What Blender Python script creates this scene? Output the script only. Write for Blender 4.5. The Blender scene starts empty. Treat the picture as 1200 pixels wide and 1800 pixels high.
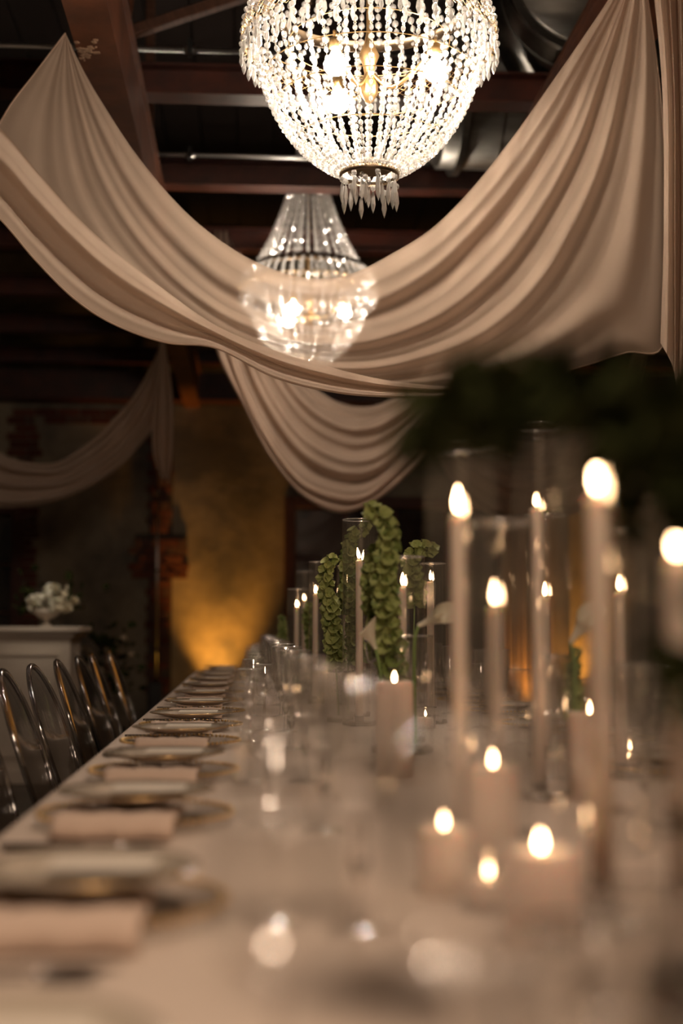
import bpy, math, random
from math import sin, cos, pi, radians as R, sqrt, atan, tan
from mathutils import Vector, Matrix

random.seed(7)
S = bpy.context.scene
COL = S.collection

# ------------------------------------------------------------------ camera
FPX = 2400.0
CAMZ = 1.06
pitch = atan(200 / FPX)
yaw = atan(160 / FPX * cos(pitch))
cd = bpy.data.cameras.new('camera')
cam = bpy.data.objects.new('camera', cd)
COL.objects.link(cam)
cam.location = (0, 0, CAMZ)
cam.rotation_euler = (pi / 2 + pitch, 0, -yaw)
cd.sensor_fit = 'VERTICAL'
cd.sensor_height = 36
cd.sensor_width = 24
cd.lens = FPX / 1800 * 36
cd.clip_start = 0.05
cd.clip_end = 60
cd.dof.use_dof = True
cd.dof.focus_distance = 4.25
cd.dof.aperture_fstop = 1.6
S.camera = cam

# ------------------------------------------------------------------ world, exposure
w = bpy.data.worlds.new('night')
S.world = w
w.use_nodes = True
w.node_tree.nodes['Background'].inputs[0].default_value = (0.35, 0.4, 0.6, 1)
w.node_tree.nodes['Background'].inputs[1].default_value = 0.02
S.view_settings.view_transform = 'Standard'
S.view_settings.look = 'None'
S.view_settings.gamma = 1
S.view_settings.use_curve_mapping = False
S.view_settings.exposure = 1.0
cy = S.cycles
cy.transparent_max_bounces = 48
cy.max_bounces = 14
cy.transmission_bounces = 12
cy.glossy_bounces = 5
cy.diffuse_bounces = 3
cy.sample_clamp_indirect = 10
cy.caustics_reflective = False
cy.caustics_refractive = False
cy.blur_glossy = 0.5

WARM = (1.0, 0.73, 0.52)
BULB_L = 205
FLAME_L = 26


def lamp(name, kind, loc, power, color=WARM, size=0.1, rot=None, **kw):
    l = bpy.data.lights.new(name, kind)
    l.energy = power
    l.color = color
    if kind == 'AREA':
        l.size = size
    else:
        l.shadow_soft_size = size
    for k, v in kw.items():
        setattr(l, k, v)
    o = bpy.data.objects.new(name, l)
    o.location = loc
    if rot:
        o.rotation_euler = rot
    COL.objects.link(o)
    return o


def aim(o, target):
    d = Vector(target) - Vector(o.location)
    o.rotation_euler = d.to_track_quat('-Z', 'Y').to_euler()


# the row of chandeliers goes on behind the camera and along the room
lamp('chandelier_light', 'POINT', (0.36, 0.2, 2.9), 64, WARM, 0.25)
lamp('chandelier_light', 'POINT', (0.36, -3.6, 2.9), 40, WARM, 0.25)
# ceiling spot that picks out the flowers on the bar
sp = lamp('bar_spot', 'SPOT', (-1.2, 7.4, 3.5), 45, (1, 0.85, 0.66), 0.05, spot_size=R(15), spot_blend=0.9)
aim(sp, (-1.42, 9.5, 1.15))

# ------------------------------------------------------------------ pixel -> world
F = Vector((sin(yaw) * cos(pitch), cos(yaw) * cos(pitch), sin(pitch)))
RT = Vector((cos(yaw), -sin(yaw), 0))
UP = RT.cross(F)


def ray(px, py):
    return F + RT * ((px - 600) / FPX) + UP * ((900 - py) / FPX)


def P(px, py, y):
    d = ray(px, py)
    return Vector((0, 0, CAMZ)) + d * (y / d.y)


def PZ(px, py, z):
    d = ray(px, py)
    return Vector((0, 0, CAMZ)) + d * ((z - CAMZ) / d.z)


# ------------------------------------------------------------------ materials
def newmat(name):
    m = bpy.data.materials.new(name)
    m.use_nodes = True
    nt = m.node_tree
    for n in list(nt.nodes):
        nt.nodes.remove(n)
    out = nt.nodes.new('ShaderNodeOutputMaterial')
    return m, nt, out


def N(nt, t, **kw):
    n = nt.nodes.new(t)
    for k, v in kw.items():
        if k in n.inputs:
            n.inputs[k].default_value = v
        else:
            setattr(n, k, v)
    return n


def c4(c):
    return (c[0], c[1], c[2], 1)


def pbr(name, col, rough=0.5, metal=0.0, col2=None, scale=8, bump=0.0, bscale=40, spec=0.5, emit=None, es=0, sub=0, stretch=None, lo=.35, hi=.65, coat=0):
    m, nt, out = newmat(name)
    b = N(nt, 'ShaderNodeBsdfPrincipled')
    b.inputs['Base Color'].default_value = c4(col)
    b.inputs['Roughness'].default_value = rough
    b.inputs['Metallic'].default_value = metal
    b.inputs['Specular IOR Level'].default_value = spec
    b.inputs['Coat Weight'].default_value = coat
    if sub:
        b.inputs['Subsurface Weight'].default_value = sub
        b.inputs['Subsurface Radius'].default_value = (0.03, 0.015, 0.008)
        b.inputs['Subsurface Scale'].default_value = 1.0
    tc = N(nt, 'ShaderNodeTexCoord')
    vec = tc.outputs['Object']
    if stretch:
        mp = N(nt, 'ShaderNodeMapping')
        mp.inputs['Scale'].default_value = stretch
        nt.links.new(vec, mp.inputs[0])
        vec = mp.outputs[0]
    if col2:
        no = N(nt, 'ShaderNodeTexNoise', Scale=scale, Detail=6, Roughness=.6)
        nt.links.new(vec, no.inputs['Vector'])
        mr = N(nt, 'ShaderNodeMapRange')
        mr.inputs[1].default_value = lo
        mr.inputs[2].default_value = hi
        nt.links.new(no.outputs[0], mr.inputs[0])
        mx = N(nt, 'ShaderNodeMix', data_type='RGBA')
        mx.inputs[6].default_value = c4(col)
        mx.inputs[7].default_value = c4(col2)
        nt.links.new(mr.outputs[0], mx.inputs[0])
        nt.links.new(mx.outputs[2], b.inputs['Base Color'])
    if bump:
        nb = N(nt, 'ShaderNodeTexNoise', Scale=bscale, Detail=4)
        nt.links.new(vec, nb.inputs['Vector'])
        bp = N(nt, 'ShaderNodeBump', Strength=bump, Distance=0.01)
        nt.links.new(nb.outputs[0], bp.inputs['Height'])
        nt.links.new(bp.outputs[0], b.inputs['Normal'])
    if emit:
        b.inputs['Emission Color'].default_value = c4(emit)
        b.inputs['Emission Strength'].default_value = es
    nt.links.new(b.outputs[0], out.inputs[0])
    return m


def thinglass(name, tint=(0.97, 0.97, 0.96), ior=1.6, rough=0.02, milk=0.0, milkcol=(.9, .9, .88), gloss=(1, 1, 1), bump=0, bscale=30, extra=0.0):
    m, nt, out = newmat(name)
    tr = N(nt, 'ShaderNodeBsdfTransparent')
    tr.inputs[0].default_value = c4(tint)
    gl = N(nt, 'ShaderNodeBsdfGlossy')
    gl.inputs[0].default_value = c4(gloss)
    gl.inputs['Roughness'].default_value = rough
    fr = N(nt, 'ShaderNodeFresnel', IOR=ior)
    geo = N(nt, 'ShaderNodeNewGeometry')
    # same Fresnel from both faces of a thin wall
    vm = N(nt, 'ShaderNodeVectorMath', operation='DOT_PRODUCT')
    nt.links.new(geo.outputs['Incoming'], vm.inputs[0])
    nt.links.new(geo.outputs['Normal'], vm.inputs[1])
    ab = N(nt, 'ShaderNodeMath', operation='ABSOLUTE')
    nt.links.new(vm.outputs['Value'], ab.inputs[0])
    om = N(nt, 'ShaderNodeMath', operation='SUBTRACT')
    om.inputs[0].default_value = 1
    nt.links.new(ab.outputs[0], om.inputs[1])
    pw = N(nt, 'ShaderNodeMath', operation='POWER')
    nt.links.new(om.outputs[0], pw.inputs[0])
    pw.inputs[1].default_value = 4.0
    f0 = ((ior - 1) / (ior + 1)) ** 2 * 2 + extra
    ma = N(nt, 'ShaderNodeMath', operation='MULTIPLY_ADD')
    nt.links.new(pw.outputs[0], ma.inputs[0])
    ma.inputs[1].default_value = (1 - f0) * 0.8
    ma.inputs[2].default_value = f0
    nt.nodes.remove(fr)
    mx = N(nt, 'ShaderNodeMixShader')
    nt.links.new(ma.outputs[0], mx.inputs[0])
    nt.links.new(tr.outputs[0], mx.inputs[1])
    nt.links.new(gl.outputs[0], mx.inputs[2])
    if bump:
        tc = N(nt, 'ShaderNodeTexCoord')
        nb = N(nt, 'ShaderNodeTexNoise', Scale=bscale, Detail=2)
        nt.links.new(tc.outputs['Object'], nb.inputs['Vector'])
        bp = N(nt, 'ShaderNodeBump', Strength=bump, Distance=0.01)
        nt.links.new(nb.outputs[0], bp.inputs['Height'])
        nt.links.new(bp.outputs[0], gl.inputs['Normal'])
    last = mx
    if milk:
        df = N(nt, 'ShaderNodeBsdfTranslucent')
        df.inputs[0].default_value = c4(milkcol)
        d2 = N(nt, 'ShaderNodeBsdfDiffuse')
        d2.inputs[0].default_value = c4(milkcol)
        a = N(nt, 'ShaderNodeMixShader')
        a.inputs[0].default_value = .5
        nt.links.new(df.outputs[0], a.inputs[1])
        nt.links.new(d2.outputs[0], a.inputs[2])
        m2 = N(nt, 'ShaderNodeMixShader')
        m2.inputs[0].default_value = milk
        nt.links.new(mx.outputs[0], m2.inputs[1])
        nt.links.new(a.outputs[0], m2.inputs[2])
        last = m2
    nt.links.new(last.outputs[0], out.inputs[0])
    return m


def solidglass(name, col=(1, 1, 1), ior=1.52, rough=0.0):
    m, nt, out = newmat(name)
    g = N(nt, 'ShaderNodeBsdfGlass', IOR=ior, Roughness=rough)
    g.inputs[0].default_value = c4(col)
    nt.links.new(g.outputs[0], out.inputs[0])
    return m


def fabric(name, col, sheer, weave=600):
    m, nt, out = newmat(name)
    d = N(nt, 'ShaderNodeBsdfDiffuse')
    d.inputs[0].default_value = c4(col)
    t = N(nt, 'ShaderNodeBsdfTranslucent')
    t.inputs[0].default_value = c4(col)
    a = N(nt, 'ShaderNodeMixShader')
    a.inputs[0].default_value = 0.4
    nt.links.new(d.outputs[0], a.inputs[1])
    nt.links.new(t.outputs[0], a.inputs[2])
    sh = N(nt, 'ShaderNodeBsdfSheen')
    sh.inputs[0].default_value = c4(col)
    sh.inputs['Roughness'].default_value = .5
    b = N(nt, 'ShaderNodeMixShader')
    b.inputs[0].default_value = 0.1
    nt.links.new(a.outputs[0], b.inputs[1])
    nt.links.new(sh.outputs[0], b.inputs[2])
    # open weave: denser where the cloth turns edge-on
    tr = N(nt, 'ShaderNodeBsdfTransparent')
    lw = N(nt, 'ShaderNodeLayerWeight', Blend=0.35)
    mr = N(nt, 'ShaderNodeMapRange')
    mr.inputs[1].default_value = 0
    mr.inputs[2].default_value = 1
    mr.inputs[3].default_value = 1 - sheer
    mr.inputs[4].default_value = 1.0
    nt.links.new(lw.outputs['Facing'], mr.inputs[0])
    c = N(nt, 'ShaderNodeMixShader')
    nt.links.new(mr.outputs[0], c.inputs[0])
    nt.links.new(tr.outputs[0], c.inputs[1])
    nt.links.new(b.outputs[0], c.inputs[2])
    nt.links.new(c.outputs[0], out.inputs[0])
    return m


def emitter(name, col, strength):
    m, nt, out = newmat(name)
    e = N(nt, 'ShaderNodeEmission', Strength=strength)
    e.inputs[0].default_value = c4(col)
    nt.links.new(e.outputs[0], out.inputs[0])
    return m


M = {}
M['plaster'] = pbr('plaster', (.42, .35, .25), .9, col2=(.17, .15, .13), scale=1.3, bump=.5, bscale=9, lo=.40, hi=.62)
M['brick_a'] = pbr('brick_a', (.20, .055, .035), .9, col2=(.10, .035, .025), scale=9, bump=.5)
M['brick_b'] = pbr('brick_b', (.27, .09, .055), .9, col2=(.14, .05, .035), scale=9, bump=.5)
M['brick_c'] = pbr('brick_c', (.13, .045, .035), .9, col2=(.2, .13, .1), scale=9, bump=.5)
M['mortar'] = pbr('mortar', (.10, .08, .065), .95)
M['steel_red'] = pbr('steel_red', (.085, .019, .009), .45, col2=(.035, .010, .007), scale=5, bump=.15, bscale=14)
M['girder'] = pbr('girder', (.17, .055, .022), .55, col2=(.09, .03, .014), scale=4, bump=.2, bscale=12)
M['paint_chip'] = pbr('paint_chip', (.55, .40, .27), .8, col2=(.30, .14, .08), scale=30)
M['deck'] = pbr('deck', (.018, .011, .008), .85, col2=(.02, .012, .01), scale=6, stretch=(8, 1, 1))
M['brace_wood'] = pbr('brace_wood', (.16, .07, .04), .7, col2=(.09, .04, .025), scale=6, stretch=(1, 1, 6))
M['galv'] = pbr('galv', (.36, .36, .34), .34, 1.0, col2=(.24, .24, .225), scale=3, stretch=(1, 5, 5), bump=.05, bscale=8)
M['conduit'] = pbr('conduit', (.6, .62, .62), .3, 1.0)
M['floor'] = pbr('floor', (.10, .075, .055), .45, col2=(.06, .05, .04), scale=2)
M['frame_wood'] = pbr('frame_wood', (.12, .04, .025), .6, col2=(.08, .03, .02), scale=12)
M['pane'] = thinglass('pane', (.55, .6, .7), 1.5)
M['nightwall'] = pbr('nightwall', (.03, .035, .05), .9)
M['cloth'] = pbr('cloth', (.78, .66, .57), .9, bump=.12, bscale=300, spec=.1)
M['napkin'] = pbr('napkin', (.76, .60, .50), .9, bump=.2, bscale=160, spec=.1)
M['drape'] = fabric('drape', (.72, .56, .44), 0.27)
M['drape_far'] = fabric('drape_far', (.66, .50, .39), 0.2)
M['drape_fold'] = fabric('drape_fold', (.73, .57, .45), 0.08)
M['hem'] = fabric('hem', (.74, .57, .45), 0.05)
M['plate'] = pbr('plate', (.72, .63, .52), .12, spec=.7, coat=.6)
M['card'] = pbr('card', (.85, .78, .68), .7)
M['gold'] = pbr('gold', (.80, .54, .24), .28, 1.0)
M['brass'] = pbr('brass', (.62, .42, .20), .35, 1.0)
M['dark_brass'] = pbr('dark_brass', (.20, .15, .10), .4, 1.0)
M['steel'] = pbr('steel', (.30, .28, .26), .22, 1.0)
M['wire'] = pbr('wire', (.75, .68, .58), .3, 1.0)
M['glass'] = thinglass('glass', (.985, .985, .98), 1.6, rough=.025, extra=.05)
M['charger'] = thinglass('charger', (.76, .75, .73), 1.55, extra=.03)
M['cylglass'] = thinglass('cylglass', (.97, .965, .96), 1.6, rough=.025, extra=.05, milk=.012)
M['rimglass'] = thinglass('rimglass', (.8, .8, .8), 1.7, rough=.08, milk=.22, extra=.35)
M['goblet'] = thinglass('goblet', (.965, .96, .95), 1.6, rough=.03, milk=.03, extra=.12)
M['stemglass'] = thinglass('stemglass', (.9, .9, .9), 1.7, rough=.06, milk=.08, extra=.16)
def stem_mix():
    m, nt, out = newmat('stemglass')
    g = N(nt, 'ShaderNodeBsdfGlass', IOR=1.5, Roughness=.02)
    t = N(nt, 'ShaderNodeBsdfTransparent')
    x = N(nt, 'ShaderNodeMixShader')
    x.inputs[0].default_value = .6
    nt.links.new(t.outputs[0], x.inputs[1])
    nt.links.new(g.outputs[0], x.inputs[2])
    nt.links.new(x.outputs[0], out.inputs[0])
    return m


M['stemglass'] = stem_mix()
M['acrylic'] = thinglass('acrylic', (.955, .955, .955), 1.5, rough=.04, extra=.0)
M['acrylic_edge'] = thinglass('acrylic_edge', (.66, .66, .68), 1.6, rough=.08, extra=.14)
M['bead'] = thinglass('bead', (.9, .9, .9), 1.7, rough=.1, milk=.30, milkcol=(1, .98, .96), extra=.34)
M['drop'] = thinglass('drop', (.85, .85, .85), 1.7, rough=.08, milk=.30, milkcol=(1, .98, .95), extra=.25)
M['bulb'] = emitter('bulb', (1.0, .83, .66), BULB_L)
M['flame'] = emitter('flame', (1.0, .60, .30), FLAME_L)
M['wax'] = pbr('wax', (.95, .76, .65), .45, sub=.4)
M['wick'] = pbr('wick', (.03, .02, .02), .9)
M['calyx'] = pbr('calyx', (.42, .46, .18), .55, col2=(.27, .33, .11), scale=60, sub=.1)
M['calyx_dark'] = pbr('calyx_dark', (.22, .28, .08), .6, col2=(.13, .19, .05), scale=60)
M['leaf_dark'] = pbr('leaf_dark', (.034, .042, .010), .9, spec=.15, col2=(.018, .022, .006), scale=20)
M['stem'] = pbr('stem', (.20, .30, .09), .6)
M['petal'] = pbr('petal', (.86, .82, .68), .6, sub=.1)
M['petal_cream'] = pbr('petal_cream', (.75, .66, .48), .6)
M['water'] = thinglass('water', (.9, .93, .9), 1.33)
M['bar_white'] = pbr('bar_white', (.55, .47, .39), .55)
M['black'] = pbr('black', (.02, .02, .02), .4)
M['lens_amber'] = emitter('lens_amber', (1, .45, .05), 12)


# ------------------------------------------------------------------ mesh builder
class MB:
    def __init__(s):
        s.v = []
        s.f = []

    def add(s, vs, fs, T=None):
        b = len(s.v)
        if T is not None:
            vs = [T @ Vector(p) for p in vs]
        s.v.extend([tuple(p) for p in vs])
        s.f.extend([tuple(i + b for i in f) for f in fs])
        return s

    def box(s, x0, x1, y0, y1, z0, z1, T=None, ch=0):
        if ch:
            vs = []
            for (sx, sy, sz) in [(a, b, c) for a in (0, 1) for b in (0, 1) for c in (0, 1)]:
                X = (x0, x1)[sx]; Y = (y0, y1)[sy]; Z = (z0, z1)[sz]
                ix = X + (ch if sx == 0 else -ch)
                iy = Y + (ch if sy == 0 else -ch)
                iz = Z + (ch if sz == 0 else -ch)
                vs += [(X, iy, iz), (ix, Y, iz), (ix, iy, Z)]
            idx = lambda a, b, c, k: (a * 4 + b * 2 + c) * 3 + k
            fs = []
            for a in (0, 1):
                q = [idx(a, 0, 0, 0), idx(a, 1, 0, 0), idx(a, 1, 1, 0), idx(a, 0, 1, 0)]
                fs.append(q if a else q[::-1])
                q = [idx(0, a, 0, 1), idx(0, a, 1, 1), idx(1, a, 1, 1), idx(1, a, 0, 1)]
                fs.append(q if a else q[::-1])
                q = [idx(0, 0, a, 2), idx(1, 0, a, 2), idx(1, 1, a, 2), idx(0, 1, a, 2)]
                fs.append(q if a else q[::-1])
            for a in (0, 1):
                for b in (0, 1):
                    fs.append([idx(a, b, 0, 0), idx(a, b, 1, 0), idx(a, b, 1, 1), idx(a, b, 0, 1)])
                    fs.append([idx(a, 0, b, 0), idx(a, 1, b, 0), idx(a, 1, b, 2), idx(a, 0, b, 2)])
                    fs.append([idx(0, a, b, 1), idx(1, a, b, 1), idx(1, a, b, 2), idx(0, a, b, 2)])
            for a in (0, 1):
                for b in (0, 1):
                    for c in (0, 1):
                        fs.append([idx(a, b, c, 0), idx(a, b, c, 1), idx(a, b, c, 2)])
            return s.add(vs, fs, T)
        vs = [(x0, y0, z0), (x1, y0, z0), (x1, y1, z0), (x0, y1, z0), (x0, y0, z1), (x1, y0, z1), (x1, y1, z1), (x0, y1, z1)]
        fs = [(3, 2, 1, 0), (4, 5, 6, 7), (0, 1, 5, 4), (1, 2, 6, 5), (2, 3, 7, 6), (3, 0, 4, 7)]
        return s.add(vs, fs, T)

    def lathe(s, prof, seg=24, T=None, rip=None):
        vs = []
        fs = []
        n = len(prof)
        for i, (r, z) in enumerate(prof):
            for k in range(seg):
                a = 2 * pi * k / seg
                rr = r * (rip(i, a) if rip else 1)
                vs.append((rr * cos(a), rr * sin(a), z))
        for i in range(n - 1):
            for k in range(seg):
                k2 = (k + 1) % seg
                fs.append((i * seg + k, i * seg + k2, (i + 1) * seg + k2, (i + 1) * seg + k))
        return s.add(vs, fs, T)

    def tube(s, path, r, seg=6, closed=False, cap=True):
        path = [Vector(p) for p in path]
        n = len(path)
        rs = r if isinstance(r, (list, tuple)) else [r] * n
        vs = []
        fs = []
        ref = None
        for i, p in enumerate(path):
            if closed:
                t = path[(i + 1) % n] - path[i - 1]
            else:
                t = path[min(i + 1, n - 1)] - path[max(i - 1, 0)]
            t.normalize()
            if ref is None:
                ref = Vector((0, 0, 1)) if abs(t.z) < .9 else Vector((1, 0, 0))
            a = (ref - t * ref.dot(t))
            if a.length < 1e-5:
                a = t.orthogonal()
            a.normalize()
            ref = a
            b = t.cross(a)
            for k in range(seg):
                th = 2 * pi * k / seg
                vs.append(p + (a * cos(th) + b * sin(th)) * rs[i])
        m = n if closed else n - 1
        for i in range(m):
            j = (i + 1) % n
            for k in range(seg):
                k2 = (k + 1) % seg
                fs.append((i * seg + k, i * seg + k2, j * seg + k2, j * seg + k))
        if cap and not closed:
            fs.append(tuple(range(seg))[::-1])
            fs.append(tuple((n - 1) * seg + k for k in range(seg)))
        return s.add(vs, fs)

    def grid(s, rows):
        n = len(rows[0])
        vs = [p for r in rows for p in r]
        fs = []
        for i in range(len(rows) - 1):
            for j in range(n - 1):
                fs.append((i * n + j, i * n + j + 1, (i + 1) * n + j + 1, (i + 1) * n + j))
        return s.add(vs, fs)

    def mesh(s, name, mat, smooth=True):
        me = bpy.data.meshes.new(name)
        me.from_pydata(s.v, [], s.f)
        if mat is not None:
            me.materials.append(M[mat] if isinstance(mat, str) else mat)
        if smooth:
            me.shade_smooth()
        me.update()
        return me


def obj(name, me, parent=None, loc=(0, 0, 0), rot=(0, 0, 0), scale=(1, 1, 1)):
    o = bpy.data.objects.new(name, me)
    o.location = loc
    o.rotation_euler = rot
    o.scale = scale
    if parent is not None:
        o.parent = parent
    COL.objects.link(o)
    return o


def tag(o, label=None, cat=None, group=None, kind=None):
    if label:
        o['label'] = label
    if cat:
        o['category'] = cat
    if group:
        o['group'] = group
    if kind:
        o['kind'] = kind
    return o


def thing(name, label, cat, loc=(0, 0, 0), rz=0, group=None):
    o = bpy.data.objects.new(name, None)
    o.empty_display_size = .05
    o.location = loc
    o.rotation_euler = (0, 0, rz)
    COL.objects.link(o)
    return tag(o, label, cat, group)


def copy_tree(o, loc=None, rz=None, label=None, parent=None):
    c = o.copy()
    COL.objects.link(c)
    if parent is not None:
        c.parent = parent
    for ch in list(o.children):
        copy_tree(ch, parent=c)
    if loc is not None:
        c.location = loc
    if rz is not None:
        c.rotation_euler = (0, 0, rz)
    if label:
        c['label'] = label
    return c


def bx(x0, x1, y0, y1, z0, z1, ch=0):
    return MB().box(x0, x1, y0, y1, z0, z1, ch=ch)


def catmull(pts, n):
    pts = [Vector(p) for p in pts]
    L = [0]
    for a, b in zip(pts, pts[1:]):
        L.append(L[-1] + max((b - a).length, 1e-6) ** .75)
    out = []
    for k in range(n):
        t = L[-1] * k / (n - 1)
        i = 0
        while i < len(pts) - 2 and L[i + 1] < t:
            i += 1
        u = (t - L[i]) / (L[i + 1] - L[i])
        p0 = pts[i - 1] if i > 0 else pts[i] * 2 - pts[i + 1]
        p1, p2 = pts[i], pts[i + 1]
        p3 = pts[i + 2] if i + 2 < len(pts) else pts[i + 1] * 2 - pts[i]
        out.append(0.5 * ((2 * p1) + (-p0 + p2) * u + (2 * p0 - 5 * p1 + 4 * p2 - p3) * u * u + (-p0 + 3 * p1 - 3 * p2 + p3) * u ** 3))
    return out


# ================================================================== ROOM SHELL
BY = 14.0          # back wall face
XL, XR, YB, CZ = -6.0, 6.5, -5.0, 4.95
tag(obj('floor', bx(XL - .2, XR + .2, YB - .2, BY + .4, -.1, 0).mesh('floor', 'floor', False)), kind='structure')
tag(obj('ceiling', bx(XL - .2, XR + .2, YB - .2, BY + .4, CZ, CZ + .1).mesh('ceiling', 'deck', False)), kind='structure')
tag(obj('wall_left', bx(XL - .2, XL, YB, BY, 0, CZ).mesh('wall_left', 'plaster', False)), kind='structure')
tag(obj('wall_right', bx(XR, XR + .2, YB, BY, 0, CZ).mesh('wall_right', 'plaster', False)), kind='structure')
tag(obj('wall_front', bx(XL, XR, YB - .2, YB, 0, CZ).mesh('wall_front', 'plaster', False)), kind='structure')

# back wall with two window openings
w1 = [P(520, 900, BY).x, P(872, 900, BY).x, 0.7, P(520, 893, BY).z]
w2 = [P(-260, 900, BY).x, P(22, 900, BY).x, 0.7, P(10, 905, BY).z]
mb = MB()
mb.box(XL, w2[0], BY, BY + .25, 0, CZ)
mb.box(w2[1], w1[0], BY, BY + .25, 0, CZ)
mb.box(w1[1], XR, BY, BY + .25, 0, CZ)
for q in (w1, w2):
    mb.box(q[0], q[1], BY, BY + .25, 0, q[2])
    mb.box(q[0], q[1], BY, BY + .25, q[3], CZ)
wall_back = tag(obj('wall_back', mb.mesh('wall_back', 'plaster', False)), kind='structure')
tag(obj('wall_outside', bx(XL, XR, BY + 1.6, BY + 1.7, 0, CZ).mesh('wall_outside', 'nightwall', False)), kind='structure')


def window(n, q, cols):
    e = bpy.data.objects.new('window_%d' % n, None)
    e.location = ((q[0] + q[1]) / 2, BY, q[2])
    COL.objects.link(e)
    tag(e, kind='structure')
    W = (q[1] - q[0]) / 2
    H = q[3] - q[2]
    t = .12
    for nm, b in (('jamb', bx(-W - t, -W, -.04, .2, -.06, H + t, .008)), ('jamb', bx(W, W + t, -.04, .2, -.06, H + t, .008)),
                  ('lintel', bx(-W, W, -.045, .2, H, H + t, .008)), ('sill', bx(-W, W, -.08, .2, -.06, 0, .008))):
        obj(nm, b.mesh(nm, 'frame_wood', False), e)
    for i in range(1, cols):
        x = -W + 2 * W * i / cols
        obj('muntin', bx(x - .018, x + .018, .10, .14, 0, H, .004).mesh('muntin', 'frame_wood', False), e)
    for j in (1, 2):
        z = H * j / 3
        obj('transom', bx(-W, W, .095, .145, z - .015, z + .015, .004).mesh('transom', 'frame_wood', False), e)
    obj('pane', bx(-W, W, .115, .121, 0, H).mesh('pane', 'pane', False), e)


window(1, w1, 4)
window(2, w2, 3)

# exposed bricks, each one a part of the back wall
brick_me = [bx(-.5, .5, -.5, .5, -.5, .5, .05).mesh('brick', k, False) for k in ('brick_a', 'brick_b', 'brick_c')]


def bricks(x0, x1, z0, z1, ragged=0.0):
    """courses laid over the plaster hole between x0..x1"""
    L, H, g = .215, .07, .012
    k = 0
    z = z0
    while z + H <= z1 + .001:
        x = x0 - (L / 2 if k % 2 else 0) + random.uniform(-ragged, ragged)
        xe = x1 + random.uniform(-ragged, ragged)
        while x < xe - .04:
            a = max(x, x0 - ragged * 1.5)
            b = min(x + L, xe)
            if b - a > .05:
                obj('brick', random.choice(brick_me), wall_back, ((a + b) / 2, BY - .005 + random.uniform(-.008, .008), z + H / 2), (0, 0, random.uniform(-.02, .02)), (b - a, .07, H))
            x += L + g
        z += H + g
        k += 1


xa, xb = P(266, 900, BY).x, P(300, 900, BY).x
ztop = P(280, 716, BY).z
obj('mortar_bed', bx(xa - .02, xb + .02, BY - .022, BY + .01, .02, ztop).mesh('mortar_bed', 'mortar', False), wall_back)
bricks(xa, xb, .3, P(0, 1016, BY).z, .03)
bricks(P(240, 900, BY).x, P(334, 900, BY).x, P(0, 1016, BY).z, P(0, 936, BY).z, .05)
bricks(xa, xb, P(0, 935, BY).z, ztop, .03)
obj('mortar_bed', bx(P(238, 900, BY).x, P(330, 900, BY).x, BY - .02, BY + .01, P(0, 1016, BY).z, P(0, 938, BY).z).mesh('mortar_bed', 'mortar', False), wall_back)
# second bare pier above and beside the left window
xa2, xb2 = P(24, 900, BY).x, P(66, 900, BY).x
bricks(xa2, xb2, P(0, 886, BY).z + .08, ztop, .05)
bricks(P(44, 900, BY).x, P(68, 900, BY).x, .3, P(0, 890, BY).z, .03)
bricks(P(70, 900, BY).x, P(250, 900, BY).x, P(0, 744, BY).z, ztop, .05)

# conduit running down the pier and the pipe flange at its foot
t = thing('wall_conduit', 'thin grey conduit running down the bare brick pier of the back wall', 'pipe', (P(278, 900, BY).x, BY - .07, 0))
obj('pipe', MB().tube([(0, 0, .06), (0, 0, 3.2)], .014, 8).mesh('pipe', 'conduit'), t)
for z in (.8, 1.6, 2.4):
    obj('strap', bx(-.03, .03, -.018, .03, z, z + .025).mesh('strap', 'black', False), t)
obj('foot_box', bx(-.07, .07, -.05, .03, 0, .5, .01).mesh('foot_box', 'black', False), t)

# ------------------------------------------------------------------ ceiling steel
ntrim = [0]


def trim(me):
    ntrim[0] += 1
    return tag(obj('trim_%d' % ntrim[0], me), kind='structure')


GZ = 3.30


def ibeam_x(y, z, h, wd=.14, t=.012):
    m = MB()
    m.box(XL, XR, y - wd / 2, y + wd / 2, z, z + t)
    m.box(XL, XR, y - wd / 2, y + wd / 2, z + h - t, z + h)
    m.box(XL, XR, y - .006, y + .006, z + t, z + h - t)
    return m


for gx in (-.61, 1.46):
    m = MB()
    m.box(gx - .08, gx + .08, YB, BY, GZ, GZ + .30)
    m.box(gx - .10, gx + .10, YB, BY, GZ + .28, GZ + .30)
    g = trim(m.mesh('girder', 'girder', False))
    if gx < 0:
        # flaked paint on the underside
        rr = random.Random(3)
        for k in range(46):
            px = 128 + rr.gauss(0, 14) + 14
            py = 92 + rr.gauss(0, 8) - abs(px - 140) * .1
            p = PZ(px, py, GZ)
            if abs(p.x - gx) < .07:
                obj('paint_chip', bx(-.5, .5, -.5, .5, -.5, .5, .1).mesh('paint_chip', 'paint_chip', False), g, (p.x, p.y, GZ - .0015),
                    (0, 0, rr.uniform(0, 3)), (rr.uniform(.006, .022), rr.uniform(.006, .03), .003))
for y in (3.75, 5.1, 6.45, 7.8, 9.15, 10.5, 11.85, 13.2):
    trim(ibeam_x(y, GZ + .30, .15).mesh('joist', 'steel_red', False))
# wall plate beam over the back wall
m = MB()
m.box(XL, XR, 13.62, 13.90, GZ + .02, GZ + .05)
m.box(XL, XR, 13.62, 13.65, GZ + .05, GZ + .30)
trim(m.mesh('plate_beam', 'steel_red', False))
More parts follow.
